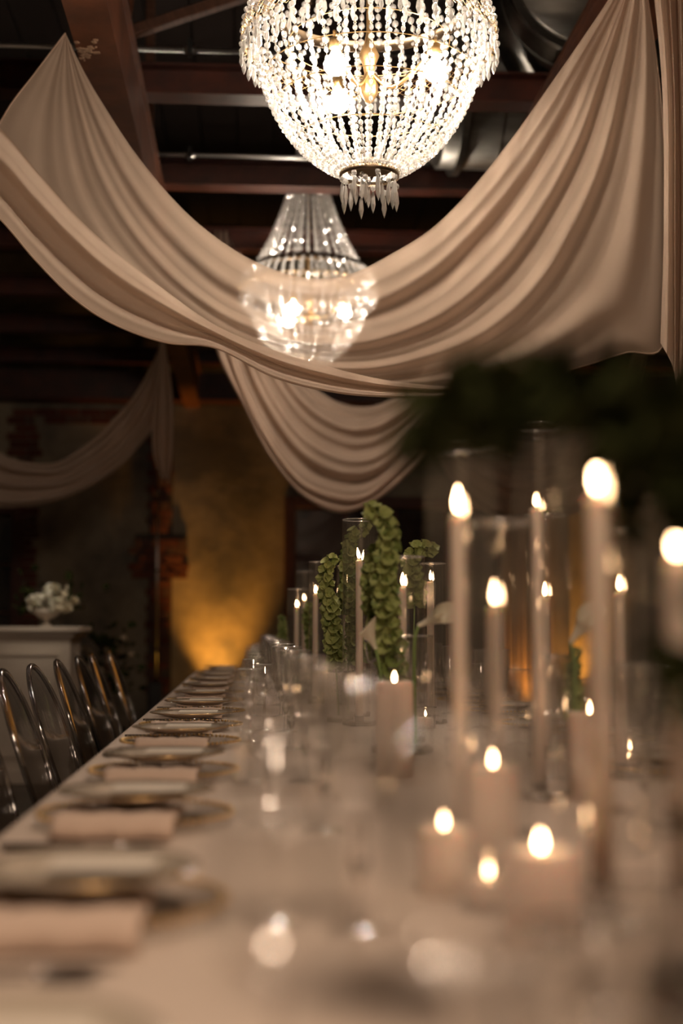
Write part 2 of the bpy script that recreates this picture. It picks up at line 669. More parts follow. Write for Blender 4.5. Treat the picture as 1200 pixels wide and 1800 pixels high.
# roof planks above the joists, running away from the camera
m = MB()
for i in range(46):
    x = XL + .28 * i
    m.box(x + .004, x + .27, YB, BY, CZ - .06 + (i % 3) * .006, CZ - .02)
o = tag(obj('ceiling_planks', m.mesh('ceiling_planks', 'deck', False)), kind='stuff')
o['label'] = 'dark wooden roof planks above the steel joists'
o['category'] = 'ceiling planks'


def strut(name, a, b, wd, th, mat, label, cat):
    a = Vector(a)
    b = Vector(b)
    d = b - a
    o = obj(name, bx(-wd / 2, wd / 2, -th / 2, th / 2, 0, d.length, .004).mesh(name, mat, False), None, a)
    o.rotation_mode = 'QUATERNION'
    o.rotation_quaternion = d.to_track_quat('Z', 'Y')
    return tag(o, label, cat)


strut('wooden_brace', P(205, 66, 6.30), P(470, -22, 6.30), .06, .05, 'brace_wood', 'brown wooden brace rising to the right beside the big girder', 'brace')
strut('metal_brace', P(214, 95, 6.15), P(236, -40, 6.15), .03, .03, 'girder', 'thin steel upright just right of the big girder', 'brace')
strut('wooden_post', (P(262, 268, 7.8).x, 7.8, GZ + .45), (P(262, 268, 7.8).x, 7.8, CZ - .06), .05, .05, 'brace_wood', 'short dark wooden post between two joists beside the girder', 'post')


def pipe_run(label, y, py, couplings, xe=6.4):
    z = P(320, py, y).z
    t = thing('conduit_pipe', label, 'pipe', (0, y, z))
    obj('pipe', MB().tube([(-5.9, 0, 0), (xe, 0, 0)], .0125, 8).mesh('pipe', 'conduit'), t)
    for x in couplings:
        obj('coupling', MB().tube([(x - .03, 0, 0), (x + .03, 0, 0)], .018, 8).mesh('coupling', 'conduit'), t)
        obj('clamp', bx(x - .012, x + .012, -.03, .03, -.025, .045).mesh('clamp', 'black', False), t)
    return t


pipe_run('upper galvanized conduit crossing under the roof behind the first chandelier', 6.30, 88, (-.3,), 1.0)
pipe_run('lower galvanized conduit running along the top of the red joist', 7.62, 272, (-.36, 1.0, -2.2))

# ------------------------------------------------------------------ ducts


def duct(label, c, r, a, b, axis, flanges, seams):
    t = thing('air_duct', label, 'air duct', c)

    def ring(pos, rr, wd):
        prof = [(r - .002, -wd / 2), (rr, -wd / 2), (rr, wd / 2), (r - .002, wd / 2)]
        mm = MB()
        T = Matrix.Rotation(pi / 2, 4, 'Y') if axis == 'x' else Matrix.Rotation(pi / 2, 4, 'X')
        T = Matrix.Translation((pos, 0, 0) if axis == 'x' else (0, pos, 0)) @ T
        mm.lathe(prof, 48, T)
        return mm
    T = Matrix.Rotation(pi / 2, 4, 'Y') if axis == 'x' else Matrix.Rotation(-pi / 2, 4, 'X')
    body = MB().lathe([(0.001, a), (r * .97, a), (r, a + .01), (r, b)], 56, T)
    obj('duct_pipe', body.mesh('duct_pipe', 'galv'), t)
    for f in flanges:
        obj('flange', ring(f, r + .035, .035).mesh('flange', 'galv', False), t)
    for f in seams:
        obj('seam', ring(f, r + .006, .012).mesh('seam', 'galv', False), t)
    return t


duct('large horizontal galvanized duct above the joists behind the drape peak', (0, 7.13, 4.06), .52, 1.0, 6.3, 'x', (1.10, 2.6, 4.2), (1.3, 1.6, 1.9, 2.2, 3.0, 3.5))
duct('round galvanized duct with a bolted flange facing the tables', (1.58, 0, 4.12), .39, 6.02, 6.72, 'y', (6.05,), (6.3,))
tag(obj('duct_hood', MB().add([P(925, 20, 6.3), P(985, 116, 6.3), P(1050, 116, 6.3), P(1030, 20, 6.3), P(925, 20, 6.6), P(985, 112, 6.6), P(1050, 112, 6.6), P(1030, 20, 6.6)],
                              [(0, 1, 2, 3), (7, 6, 5, 4), (0, 4, 5, 1), (1, 5, 6, 2), (2, 6, 7, 3), (3, 7, 4, 0)]).mesh('duct_hood', 'galv', False)),
    'sheet metal hood joining the flanged duct to the large duct', 'duct hood')

# ================================================================== DRAPES


def loft(name, ribs, mat, label, nu=150, nv=80, folds=(), depth=None, parent=None, taper=.5, hem=True, group=None, calm=None):
    """ribs: lists of pixels followed along the cloth; depth(u, v) gives the distance in metres"""
    rows_px = [catmull([Vector((a, b, 0)) for a, b in r], nu) for r in ribs]
    nr = len(ribs)
    rows = []
    for j in range(nv):
        v = j / (nv - 1)
        row = []
        for i in range(nu):
            u = i / (nu - 1)
            # smooth interpolation over the ribs
            t = v * (nr - 1)
            k = min(int(t), nr - 2)
            f = t - k
            p1, p2 = rows_px[k][i], rows_px[k + 1][i]
            p0 = rows_px[k - 1][i] if k > 0 else p1 * 2 - p2
            p3 = rows_px[k + 2][i] if k + 2 < nr else p2 * 2 - p1
            p = 0.5 * ((2 * p1) + (-p0 + p2) * f + (2 * p0 - 5 * p1 + 4 * p2 - p3) * f * f + (-p0 + 3 * p1 - 3 * p2 + p3) * f ** 3)
            d = depth(u, v)
            env = min(1, (sin(pi * min(max(u, .0), 1)) + .05)) ** taper * (calm(u) if calm else 1)
            for (n, amp, ph, dr, sharp) in folds:
                s = sin(2 * pi * (n * v + ph + dr * u))
                s = (abs(s) ** sharp) * (1 if s > 0 else -1)
                d += amp * s * env
            row.append(P(p.x, p.y, d))
        rows.append(row)
    m = MB().grid(rows)
    me = m.mesh(name, mat)
    if parent is None:
        o = obj(name, me)
        tag(o, label, 'drape', group)
    else:
        o = obj(name, me, parent)
    if hem:
        h = MB().tube(rows[-1], .0035, 5)
        obj('hem', h.mesh('hem', 'hem'), o)
    return o


r0 = [(115, 58), (150, 130), (195, 205), (240, 272), (300, 345), (360, 402), (430, 450), (500, 480), (560, 490), (620, 480), (690, 445), (760, 400), (830, 330), (900, 242), (960, 158), (1020, 72), (1075, -10), (1110, -70)]
r1 = [(115, 58), (140, 150), (180, 260), (235, 360), (300, 440), (380, 510), (460, 550), (540, 570), (620, 565), (700, 540), (780, 490), (860, 410), (930, 320), (990, 220), (1040, 110), (1090, 0), (1114, -70)]
r2 = [(115, 58), (125, 180), (155, 310), (210, 410), (290, 500), (380, 565), (460, 600), (540, 622), (630, 625), (720, 605), (810, 565), (900, 490), (970, 390), (1030, 270), (1070, 140), (1105, 0), (1118, -70)]
r3 = [(115, 58), (85, 200), (90, 330), (150, 440), (250, 530), (350, 590), (450, 630), (550, 655), (650, 665), (750, 652), (850, 622), (940, 565), (1020, 470), (1075, 340), (1108, 180), (1124, 20), (1122, -70)]
r4 = [(115, 58), (62, 128), (8, 202), (-30, 300), (60, 430), (200, 528), (340, 594), (470, 642), (590, 674), (700, 688), (830, 688), (930, 668), (1020, 645), (1100, 620), (1168, 600), (1172, 380), (1160, 160), (1128, -70)]
loft('fabric_swag', [r0, r1, r2, r3, r4], 'drape', 'large sheer beige swag hung between the two girders in front of the far chandelier', 190, 150,
     folds=((4.0, .030, .1, .25, .9), (9.0, .012, .3, -.3, .9)), calm=lambda u: .30 + .70 * min(1, max(0, (u - .3) / .3)),
     depth=lambda u, v: 5.1 - .5 * u - .12 * v * sin(pi * u), taper=.8)
b0 = [(-90, 150), (0, 225), (60, 295), (130, 375), (200, 440), (290, 510), (380, 572), (480, 615), (580, 645), (680, 668), (800, 680), (900, 672), (1000, 652)]
b1 = [(-90, 230), (0, 300), (60, 368), (130, 440), (200, 500), (290, 552), (380, 592), (480, 638), (580, 667), (680, 683), (800, 688), (900, 676), (1000, 654)]
b2 = [(-90, 300), (0, 385), (60, 455), (130, 525), (200, 570), (290, 602), (380, 612), (480, 662), (580, 688), (680, 697), (800, 695), (900, 681), (1000, 656)]
loft('fabric_swag', [b0, b1, b2], 'drape_fold', 'narrow folded beige swag sweeping in front of the large swag at its lower edge', 150, 60,
     folds=((1.6, .035, .2, .2, .9), (4.5, .006, .0, .4, .9)),
     depth=lambda u, v: 4.40 + .16 * u - .05 * v, taper=.15)
loft('fabric_tail', [[(1140, -90), (1163, 150), (1166, 400), (1160, 602)], [(1160, -90), (1178, 150), (1180, 400), (1181, 642)],
                     [(1180, -90), (1190, 150), (1192, 400), (1190, 690)], [(1200, -90), (1205, 150), (1210, 400), (1200, 752)], [(1240, -90), (1250, 150), (1255, 400), (1250, 800)]],
     'drape', 'beige fabric tail hanging straight down beside the large swag', 60, 60,
     folds=((4.0, .05, .1, .1, .9), (9, .015, .3, .2, 1)), depth=lambda u, v: 4.42 - .05 * v, taper=.1)
s0 = [(392, 402), (420, 440), (455, 520), (500, 612), (545, 672), (590, 705), (640, 715), (690, 700), (740, 660), (800, 560), (860, 450), (900, 385)]
s1 = [(398, 402), (420, 500), (455, 630), (520, 740), (590, 790), (650, 795), (710, 760), (770, 690), (830, 580), (880, 460), (904, 385)]
s2 = [(388, 402), (390, 500), (405, 610), (450, 730), (520, 835), (590, 870), (650, 865), (720, 800), (790, 710), (850, 600), (890, 480), (908, 385)]
s3 = [(378, 402), (374, 500), (380, 612), (432, 720), (472, 800), (528, 868), (590, 900), (645, 888), (705, 845), (780, 760), (850, 650), (895, 520), (912, 385)]
loft('fabric_swag', [s0, s1, s2, s3], 'drape_far', 'second beige swag hanging behind the far chandelier', 110, 90,
     folds=((4.0, .05, .0, .2, .8), (9, .025, .2, .4, .8)), depth=lambda u, v: 9.15 - .25 * v * sin(pi * u), taper=.5)
loft('fabric_swag', [[(745, 517), (760, 620), (800, 712), (880, 768), (980, 765), (1080, 690), (1150, 517)], [(742, 517), (750, 640), (785, 750), (870, 830), (970, 835), (1080, 760), (1155, 517)],
                     [(738, 517), (742, 640), (765, 790), (840, 892), (950, 912), (1070, 850), (1160, 517)]],
     'drape_far', 'third beige swag low in the distance behind the tall hurricane glasses', 80, 60,
     folds=((3.0, .05, .0, .2, .8), (7, .02, .2, .4, .8)), depth=lambda u, v: 10.5 - .2 * v * sin(pi * u))
g = thing('fabric_swag', 'dim beige swag with a hanging tail in the dark corner above the bar', 'drape', P(285, 600, 10.75))
for nm, rb, ff in (('swag', [[(285, 600), (262, 650), (235, 695), (200, 735), (160, 775), (100, 812), (50, 812), (0, 795), (-70, 740)], [(285, 600), (275, 665), (255, 720), (220, 770), (180, 805), (120, 842), (60, 850), (0, 845), (-70, 810)],
                            [(285, 600), (290, 680), (276, 740), (240, 790), (200, 830), (140, 865), (80, 885), (0, 892), (-70, 880)]], ((3, .05, 0, .2, .8),)),
                   ('tail', [[(281, 600), (270, 700), (268, 790), (285, 845)], [(285, 600), (287, 700), (286, 800), (290, 840)], [(289, 600), (303, 690), (304, 790), (296, 850)]], ((2, .04, 0, .1, .8),))):
    o = loft(nm, rb, 'drape_far', None, 70, 40, folds=ff, depth=lambda u, v, nm=nm: 10.75 - (.12 if nm == 'tail' else 0), parent=g, hem=False)
    o.location = -Vector(g.location)

# ================================================================== CHANDELIERS


def bead_mesh(m, p, r, el=1.0, seg=6):
    prof = [(.25, -1), (.8, -.6), (1, 0), (.8, .6), (.25, 1)]
    vs = []
    fs = []
    a0 = random.random()
    for (rr, zz) in prof:
        for k in range(seg):
            a = 2 * pi * k / seg + a0
            vs.append((p[0] + r * rr * cos(a), p[1] + r * rr * sin(a), p[2] + r * zz * el))
    for i in range(4):
        for k in range(seg):
            k2 = (k + 1) % seg
            fs.append((i * seg + k, i * seg + k2, (i + 1) * seg + k2, (i + 1) * seg + k))
    fs.append(tuple(range(seg))[::-1])
    fs.append(tuple(4 * seg + k for k in range(seg)))
    m.add(vs, fs)


def link_mesh(m, p, r, ang):
    pts = [(p[0] + r * cos(a) * cos(ang), p[1] + r * cos(a) * sin(ang), p[2] + r * sin(a)) for a in [2 * pi * k / 8 for k in range(8)]]
    m.tube(pts, .0009, 3, closed=True)


def strand(prof, r0_, r1_, gap, links=False):
    """one strand in the XZ plane from prof (radius, z) points; returns bead mesh and wire mesh"""
    pts = catmull([Vector((a, 0, b)) for a, b in prof], 80)
    L = [0]
    for a, b in zip(pts, pts[1:]):
        L.append(L[-1] + (b - a).length)
    m = MB()
    wm = MB()
    s = 0.008
    i = 0
    k = 0
    while s < L[-1]:
        while i < len(L) - 2 and L[i + 1] < s:
            i += 1
        f = (s - L[i]) / (L[i + 1] - L[i])
        p = pts[i].lerp(pts[i + 1], f)
        q = s / L[-1]
        r = r0_ + (r1_ - r0_) * q
        bead_mesh(m, p, r * (1 if k % 2 == 0 else .78), 1.0 if k % 2 == 0 else 1.25)
        st = 2 * r + gap
        if links:
            ps = pts[min(i + 3, len(pts) - 1)]
            link_mesh(wm, p + (ps - p).normalized() * (st * .5), .0042, 0 if k % 2 else pi / 2)
        s += st
        k += 1
    wm.tube(pts[::3] + [pts[-1]], .0008, 3)
    return m, wm


drop_prof = [(.0005, 0), (.0035, -.004), (.006, -.014), (.0085, -.045), (.0045, -.062), (.0003, -.075)]
drop_me = MB().lathe([(a, b) for a, b in drop_prof], 6).mesh('crystal_drop', 'drop', False)
small_drop_me = MB().lathe([(a * .9, b * .6) for a, b in drop_prof], 6).mesh('crystal_drop', 'drop', False)
topbead = MB()
bead_mesh(topbead, (0, 0, 0), .010)
topbead_me = topbead.mesh('drop_bead', 'drop', False)


def ring_me(r, z, wire, seg=64, mat='brass', name='ring'):
    pts = [(r * cos(2 * pi * k / seg), r * sin(2 * pi * k / seg), z) for k in range(seg)]
    return MB().tube(pts, wire, 6, closed=True).mesh(name, mat)


def filigree(r, z0, z1, mat):
    m = MB()
    for k in range(90):
        a = 2 * pi * k / 90
        b = a + 2 * pi / 30
        for (p, q) in ((a, b), (b, a)):
            m.tube([(r * cos(p), r * sin(p), z0), (r * cos((p + q) / 2), r * sin((p + q) / 2), (z0 + z1) / 2), (r * cos(q), r * sin(q), z1)], .0011, 3)
    return m.mesh('filigree_band', mat)


def make_chandelier(label, loc):
    """origin: tip of the lowest crystal"""
    t = thing('crystal_chandelier', label, 'chandelier', loc, 0, 'crystal chandeliers over the table')
    NS = 46
    NT = 32
    zr = .70       # main ring
    # curtain of strands from the crown to the ring
    bm, wm = strand([(.065, 1.46), (.095, 1.30), (.15, 1.10), (.22, .92), (.29, .78), (.338, zr)], .0095, .0125, .003)
    bme, wme = bm.mesh('bead_strand', 'bead', False), wm.mesh('strand_wire', 'wire')
    for k in range(NT):
        o = obj('bead_strand', bme, t, rot=(0, 0, 2 * pi * k / NT))
        obj('strand_wire', wme, o)
    # belly
    bm, wm = strand([(.345, zr), (.385, .67), (.408, .62), (.414, .56)], .0105, .0105, .002)
    bme, wme = bm.mesh('bead_strand', 'bead', False), wm.mesh('strand_wire', 'wire')
    for k in range(NS):
        o = obj('bead_strand', bme, t, rot=(0, 0, 2 * pi * (k + .5) / NS))
        obj('strand_wire', wme, o)
    # bowl
    bm, wm = strand([(.375, .60), (.368, .50), (.335, .39), (.29, .30), (.235, .225), (.165, .165), (.095, .125)], .0108, .0080, .0065, True)
    bme, wme = bm.mesh('bead_strand', 'bead', False), wm.mesh('strand_wire', 'wire')
    for k in range(NS):
        o = obj('bead_strand', bme, t, rot=(0, 0, 2 * pi * k / NS))
        obj('strand_wire', wme, o)
    # inner tier
    bm, wm = strand([(.26, .56), (.25, .46), (.22, .36), (.17, .27), (.12, .20), (.085, .15)], .011, .008, .007, True)
    bme, wme = bm.mesh('bead_strand', 'bead', False), wm.mesh('strand_wire', 'wire')
    for k in range(12):
        o = obj('bead_strand', bme, t, rot=(0, 0, 2 * pi * (k + .3) / 12))
        obj('strand_wire', wme, o)
    obj('crown', MB().lathe([(.0, 1.50), (.03, 1.52), (.07, 1.49), (.075, 1.455), (.06, 1.45)], 24).mesh('crown', 'dark_brass'), t)
    obj('ring_band', MB().lathe([(.340, zr - .02), (.346, zr - .02), (.346, zr + .02), (.340, zr + .02)], 64).mesh('ring_band', 'dark_brass'), t)
    obj('filigree_band', filigree(.416, .545, .60, 'brass'), t)
    for (r, z) in ((.378, .60), (.30, .36), (.262, .56), (.338, .45), (.235, .235)):
        obj('hoop', ring_me(r, z, .0018, mat='brass', name='hoop'), t)
    obj('bottom_ring', MB().lathe([(.092, .112), (.097, .112), (.097, .128), (.092, .128)], 40).mesh('bottom_ring', 'dark_brass'), t)
    obj('bottom_cap', MB().lathe([(.0, .175), (.03, .172), (.06, .16), (.075, .14)], 32).mesh('bottom_cap', 'dark_brass'), t)
    # fringe of small pendants below the belly
    for k in range(NS):
        a = 2 * pi * (k + .5) / NS
        e = obj('fringe_bead', topbead_me, t, (.416 * cos(a), .416 * sin(a), .535))
        obj('crystal_drop', small_drop_me, e, (0, 0, -.010))
        e2 = obj('fringe_bead', topbead_me, t, (.39 * cos(a + .06), .39 * sin(a + .06), .52))
        obj('crystal_drop', small_drop_me, e2, (0, 0, -.010))
    # long prisms round the bottom ring
    for k in range(14):
        a = 2 * pi * k / 14
        z = .105 if k % 2 else .085
        r = .088
        e = obj('prism_bead', topbead_me, t, (r * cos(a), r * sin(a), z))
        obj('prism', drop_me, e, (0, 0, -.010))
    for k in range(5):
        a = 2 * pi * k / 5 + .3
        e = obj('prism_bead', topbead_me, t, (.045 * cos(a), .045 * sin(a), .11))
        obj('prism', drop_me, e, (0, 0, -.010))
    # stem, arms, lamps
    obj('centre_stem', MB().lathe([(.0, .36), (.012, .365), (.028, .39), (.03, .42), (.014, .45), (.022, .49), (.034, .52), (.016, .56), (.009, .60), (.009, 1.5)], 16).mesh('centre_stem', 'brass'), t)
    for (ox, oy) in ((-.09, .17), (-.12, -.145), (.20, -.12)):
        d = Vector((ox, oy, 0))
        pth = catmull([Vector((0, 0, .47)), d * .35 + Vector((0, 0, .40)), d * .8 + Vector((0, 0, .46)), d + Vector((0, 0, .53)), d + Vector((0, 0, .515))], 16)
        a = obj('lamp_arm', MB().tube(pth, .007, 8).mesh('lamp_arm', 'brass'), t)
        obj('socket', MB().lathe([(.0, .50), (.018, .50), (.020, .47), (.013, .465), (0, .465)], 14, Matrix.Translation((ox, oy, .01))).mesh('socket', 'brass'), a)
        b = obj('bulb', MB().lathe([(.012, .035), (.016, .025), (.030, .012), (.037, -.004), (.035, -.020), (.022, -.035), (.001, -.041)], 20).mesh('bulb', 'bulb'), t, (ox, oy, .432))
        lamp('bulb_light', 'POINT', (0, 0, 0), 0.01, WARM, .02).parent = b
    obj('suspension_chain', MB().tube([(0, 0, 1.5), (0, 0, CZ - .06 - loc[2])], .006, 6).mesh('suspension_chain', 'dark_brass'), t)
    obj('ceiling_rose', MB().lathe([(.0, 0), (.05, 0), (.06, .03), (0, .035)], 20).mesh('ceiling_rose', 'dark_brass'), t, (0, 0, CZ - .095 - loc[2]))
    return t


c1 = P(649, 372, 4.3)
ch1 = make_chandelier('near crystal chandelier with a beaded bowl and hanging prisms, above the table', tuple(c1))
c2 = P(541, 677, 8.1)
ch2 = copy_tree(ch1, tuple(c2), .15, 'far crystal chandelier partly veiled by the large sheer swag')
for ch in ch2.children:
    if ch.name.startswith('suspension_chain'):
        ch.scale = (1, 1, 1)
        m = MB().tube([(0, 0, 1.5), (0, 0, CZ - .06 - c2.z)], .006, 6).mesh('suspension_chain', 'dark_brass')
        ch.data = m
    if ch.name.startswith('ceiling_rose'):
        ch.location = (0, 0, CZ - .095 - c2.z)

# ================================================================== TABLE
TZ = 0.76
TX0, TX1, TY0, TY1 = -.36, 1.06, -.5, 9.2
CX = (TX0 + TX1) / 2


def make_table():
    t = thing('banquet_table', 'long wooden banquet table hidden under its cloth', 'table', (CX, (TY0 + TY1) / 2, 0))
    L = (TY1 - TY0) / 2
    W = (TX1 - TX0) / 2
    obj('tabletop', bx(-W + .01, W - .01, -L + .01, L - .01, TZ - .04, TZ - .006, .004).mesh('tabletop', 'brace_wood', False), t)
    lg = bx(-.03, .03, -.03, .03, 0, TZ - .04, .004).mesh('leg', 'brace_wood', False)
    for y in (-4.5, -2.5, -.5, 1.5, 3.0, 4.5):
        for x in (-.33, .33):
            obj('leg', lg, t, (x, y, 0))


make_table()
# cloth: top sheet plus skirt with soft folds
rows = []
nP = 400
per = []
for k in range(nP + 1):
    s = k / nP
    Lx, Ly = TX1 - TX0, TY1 - TY0
    q = s * 2 * (Lx + Ly)
    if q < Ly:
        p = (TX0, TY0 + q); n = (-1, 0)
    elif q < Ly + Lx:
        p = (TX0 + q - Ly, TY1); n = (0, 1)
    elif q < 2 * Ly + Lx:
        p = (TX1, TY1 - (q - Ly - Lx)); n = (1, 0)
    else:
        p = (TX1 - (q - 2 * Ly - Lx), TY0); n = (0, -1)
    per.append((p, n, q))
for (off, z, am) in ((-.012, TZ, 0), (-.003, TZ - .001, 0), (.002, TZ - .006, .0), (.006, TZ - .03, .004), (.014, TZ - .12, .008), (.02, TZ - .26, .014)):
    row = []
    for (p, n, q) in per:
        a = am * (sin(q * 14) + .5 * sin(q * 31 + 1))
        row.append((p[0] + n[0] * (off + a), p[1] + n[1] * (off + a), z))
    rows.append(row)
m = MB()
m.grid(rows)
nx, ny = 30, 220
top = []
for j in range(ny + 1):
    y = TY0 + .012 + (TY1 - TY0 - .024) * j / ny
    top.append([(TX0 + .012 + (TX1 - TX0 - .024) * i / nx, y, TZ + .0006 * sin(i * 1.1 + y * 2) * sin(y * 3.1 + i * .3)) for i in range(nx + 1)])
m.grid(top)
tag(obj('tablecloth', m.mesh('tablecloth', 'cloth')), 'ivory cloth spread over the long table with a short drop at its edge', 'tablecloth')

TT = TZ + .001

ORD = ['nearest', 'second', 'third', 'fourth', 'fifth', 'sixth', 'seventh', 'eighth', 'ninth', 'tenth', 'eleventh', 'twelfth', 'thirteenth', 'fourteenth']


def ordn(i):
    return ORD[i]


# ------------------------------------------------------------------ place settings
charger_me = MB().lathe([(.001, .004), (.10, .004), (.105, .007), (.125, .013), (.144, .018)], 56).mesh('dish', 'charger')
m = MB()
for k in range(72):
    a = 2 * pi * k / 72
    bead_mesh(m, (.146 * cos(a), .146 * sin(a), .0185), .0045, .8, 5)
goldrim_me = m.mesh('gold_beaded_rim', 'gold')
plate_me = MB().lathe([(.001, .003), (.068, .003), (.078, .006), (.100, .012), (.118, .0165), (.1195, .0175), (.118, .0185), (.099, .0145), (.077, .009), (.067, .006), (.001, .006)], 56).mesh('dinner_plate', 'plate')
plateband_me = MB().lathe([(.1185, .0168), (.1203, .0176), (.1185, .0188)], 56).mesh('gilt_edge', 'gold')
card_me = bx(-.038, .038, -.055, .055, 0, .0012).mesh('menu_card', 'card', False)


def napkin_mesh():
    # folded strip: from under the plate out over the near rim of the charger and down to the cloth
    prof = [(.02, .026), (-.06, .027), (-.11, .032), (-.148, .036), (-.162, .032), (-.168, .020), (-.171, .004)]
    th = .011
    rows = []
    for i in range(15):
        x = -.085 + .17 * i / 14
        wv = .0018 * sin(i * 1.3) + .0012 * sin(i * 2.9)
        edge = 1 - max(0, abs(x) - .07) * 12
        up = [(x, p[0] + wv, p[1] + wv * .6 + (.003 * (edge - 1))) for p in prof]
        # underside back
        lo = [(x, p[0] + (th * .9 if p[1] < .034 and p[0] < -.15 else 0) + wv, p[1] - (th * edge if p[0] > -.15 else (.003 if p[1] > .01 else 0.0))) for p in prof][::-1]
        rows.append(up + lo + [up[0]])
    m = MB().grid(rows)
    n = len(rows[0])
    m.f.append(tuple(range(n - 1))[::-1])
    m.f.append(tuple(14 * n + k for k in range(n - 1)))
    return m.mesh('napkin', 'napkin')


napkin_me = napkin_mesh()


def flat_outline(pts, z0, z1):
    n = len(pts)
    m = MB()
    m.add([(x, y, z0) for x, y in pts] + [(x, y, z1) for x, y in pts],
          [tuple(range(n))[::-1], tuple(n + k for k in range(n))] + [(k, (k + 1) % n, n + (k + 1) % n, n + k) for k in range(n)])
    return m


def sym(half):
    return half + [(x, -y) for x, y in half[::-1]]


# cutlery lies across the table: handle towards the table edge (-x)
knife_h = flat_outline(sym([(-.115, .004), (-.11, .007), (-.02, .0055), (0, .004)]), 0, .005).mesh('handle', 'steel', False)
knife_b = flat_outline([(0, .004), (.03, .008), (.08, .009), (.105, .003), (.112, -.004), (.08, -.007), (0, -.004)], .001, .003).mesh('blade', 'steel', False)
fork_h = flat_outline(sym([(-.10, .004), (-.095, .006), (-.02, .004), (.04, .003)]), 0, .003).mesh('handle', 'steel', False)
fm = flat_outline(sym([(.04, .003), (.055, .011), (.07, .012)]), .001, .003)
for k in range(4):
    y = -.0105 + .007 * k
    fm.box(.07, .11, y - .0012, y + .0012, .001, .003)
fork_t = fm.mesh('tines', 'steel', False)
m = MB()
rr = []
for i in range(9):
    u = -1 + 2 * i / 8
    row = []
    for j in range(9):
        th = 2 * pi * j / 8
        r = .5 + .5 * u
        row.append((.075 + .03 * r * cos(th), .019 * r * sin(th), .0015 + .005 * r * r))
    rr.append(row)
m.grid(rr)
spoon_b = m.mesh('bowl', 'steel')


def place_cutlery(kind, loc, label, rz):
    t = thing(kind, label, kind, loc, rz)
    if kind == 'knife':
        obj('handle', knife_h, t)
        obj('blade', knife_b, t)
    elif kind == 'fork':
        obj('handle', fork_h, t)
        obj('tines', fork_t, t)
    else:
        obj('handle', fork_h, t)
        obj('bowl', spoon_b, t)


# stemware
def wine_glass(label, x, y, grp):
    t = thing('wine_glass', label, 'wine glass', (x, y, TT), random.random() * 6, grp)
    obj('bowl', WG['bowl'], t)
    obj('rim', WG['rim'], t)
    obj('stem', WG['stem'], t)
    obj('foot', WG['foot'], t)


WG = {
    'bowl': MB().lathe([(.0035, .095), (.018, .098), (.032, .107), (.042, .121), (.0455, .137), (.043, .155), (.038, .172), (.0345, .188)], 40).mesh('bowl', 'glass'),
    'rim': ring_me(.0345, .188, .0009, 32, 'rimglass', 'rim'),
    'stem': MB().lathe([(.0045, .006), (.0035, .012), (.003, .05), (.0035, .09), (.006, .097)], 12).mesh('stem', 'stemglass'),
    'foot': MB().lathe([(.0315, .0), (.032, .001), (.025, .0025), (.012, .005), (.0045, .008)], 32).mesh('foot', 'glass'),
}


def rip(n, amp, lo=0, hi=99):
    return lambda i, a: 1 + (amp * cos(n * a) if lo <= i <= hi else 0)


GB = {
    'bowl': MB().lathe([(.006, .105), (.022, .112), (.031, .125), (.035, .145), (.038, .175), (.0415, .205), (.0435, .232), (.0445, .24)], 84, rip=rip(14, .05, 1, 5)).mesh('bowl', 'goblet'),
    'rim': ring_me(.0445, .24, .0011, 36, 'rimglass', 'rim'),
    'stem': MB().lathe([(.007, .007), (.005, .02), (.0045, .05), (.008, .062), (.011, .07), (.008, .078), (.0055, .085), (.007, .106)], 10).mesh('stem', 'stemglass', False),
    'foot': MB().lathe([(.034, .0), (.0345, .0015), (.026, .003), (.012, .0055), (.006, .009)], 32).mesh('foot', 'goblet'),
}


def goblet(label, x, y, grp):
    t = thing('crystal_goblet', label, 'goblet', (x, y, TT), random.random() * 6, grp)
    for k in ('bowl', 'rim', 'stem', 'foot'):
        obj(k, GB[k], t)


YS = [.84, 1.45, 2.12, 2.74, 3.43, 3.99, 4.62, 5.27, 5.93, 6.58, 7.22, 7.86, 8.5]
PX = -.168
for i, y in enumerate(YS):
    pos = '%s chair side place from the camera' % ordn(i)
    j = random.uniform(-.006, .006)
    c = thing('charger_plate', 'clear glass charger with a gold beaded rim, ' + pos, 'charger', (PX + j, y, TT), random.random(), 'glass chargers')
    obj('dish', charger_me, c)
    obj('gold_beaded_rim', goldrim_me, c)['label'] = 'gold beaded rim'
    nk = obj('napkin', napkin_me, None, (PX - .012 + j, y, TT), (0, 0, random.uniform(-.05, .05)))
    tag(nk, 'folded beige napkin hanging over the charger ' + pos, 'napkin', 'folded napkins')
    pl = thing('dinner_plate', 'glossy ivory plate with a gilt edge, ' + pos, 'plate', (PX + j, y, TT + .034), 0, 'dinner plates')
    obj('plate_body', plate_me, pl)
    obj('gilt_edge', plateband_me, pl)
    tag(obj('menu_card', card_me, None, (PX + .02 + j, y + .0, TT + .034 + .0195), (0, .0, pi / 2 + random.uniform(-.08, .08))), 'small cream menu card lying on the plate ' + pos, 'menu card', 'menu cards')
    place_cutlery('knife', (PX - .055, y - .215, TT), 'steel knife lying before the napkin ' + pos, random.uniform(-.03, .03))
    place_cutlery('spoon', (PX - .06, y - .245, TT), 'steel spoon beside the knife ' + pos, random.uniform(-.03, .03))
    if i < 12:
        place_cutlery('fork', (PX - .06, y + .19, TT), 'steel fork beyond the charger ' + pos, random.uniform(-.03, .03))
    wy = y + (.13 if i == 4 else (-.10 if i == 3 else -.04))
    wine_glass('round bowled wine glass ' + pos, .012 + (random.uniform(-.004, .03) if i not in (3, 4) else -.012), wy, 'wine glasses on the chair side')
    goblet('fluted crystal goblet behind the wine glass ' + pos, .105 + random.uniform(-.005, .005), y - .09 + random.uniform(-.01, .01), 'crystal goblets on the chair side')

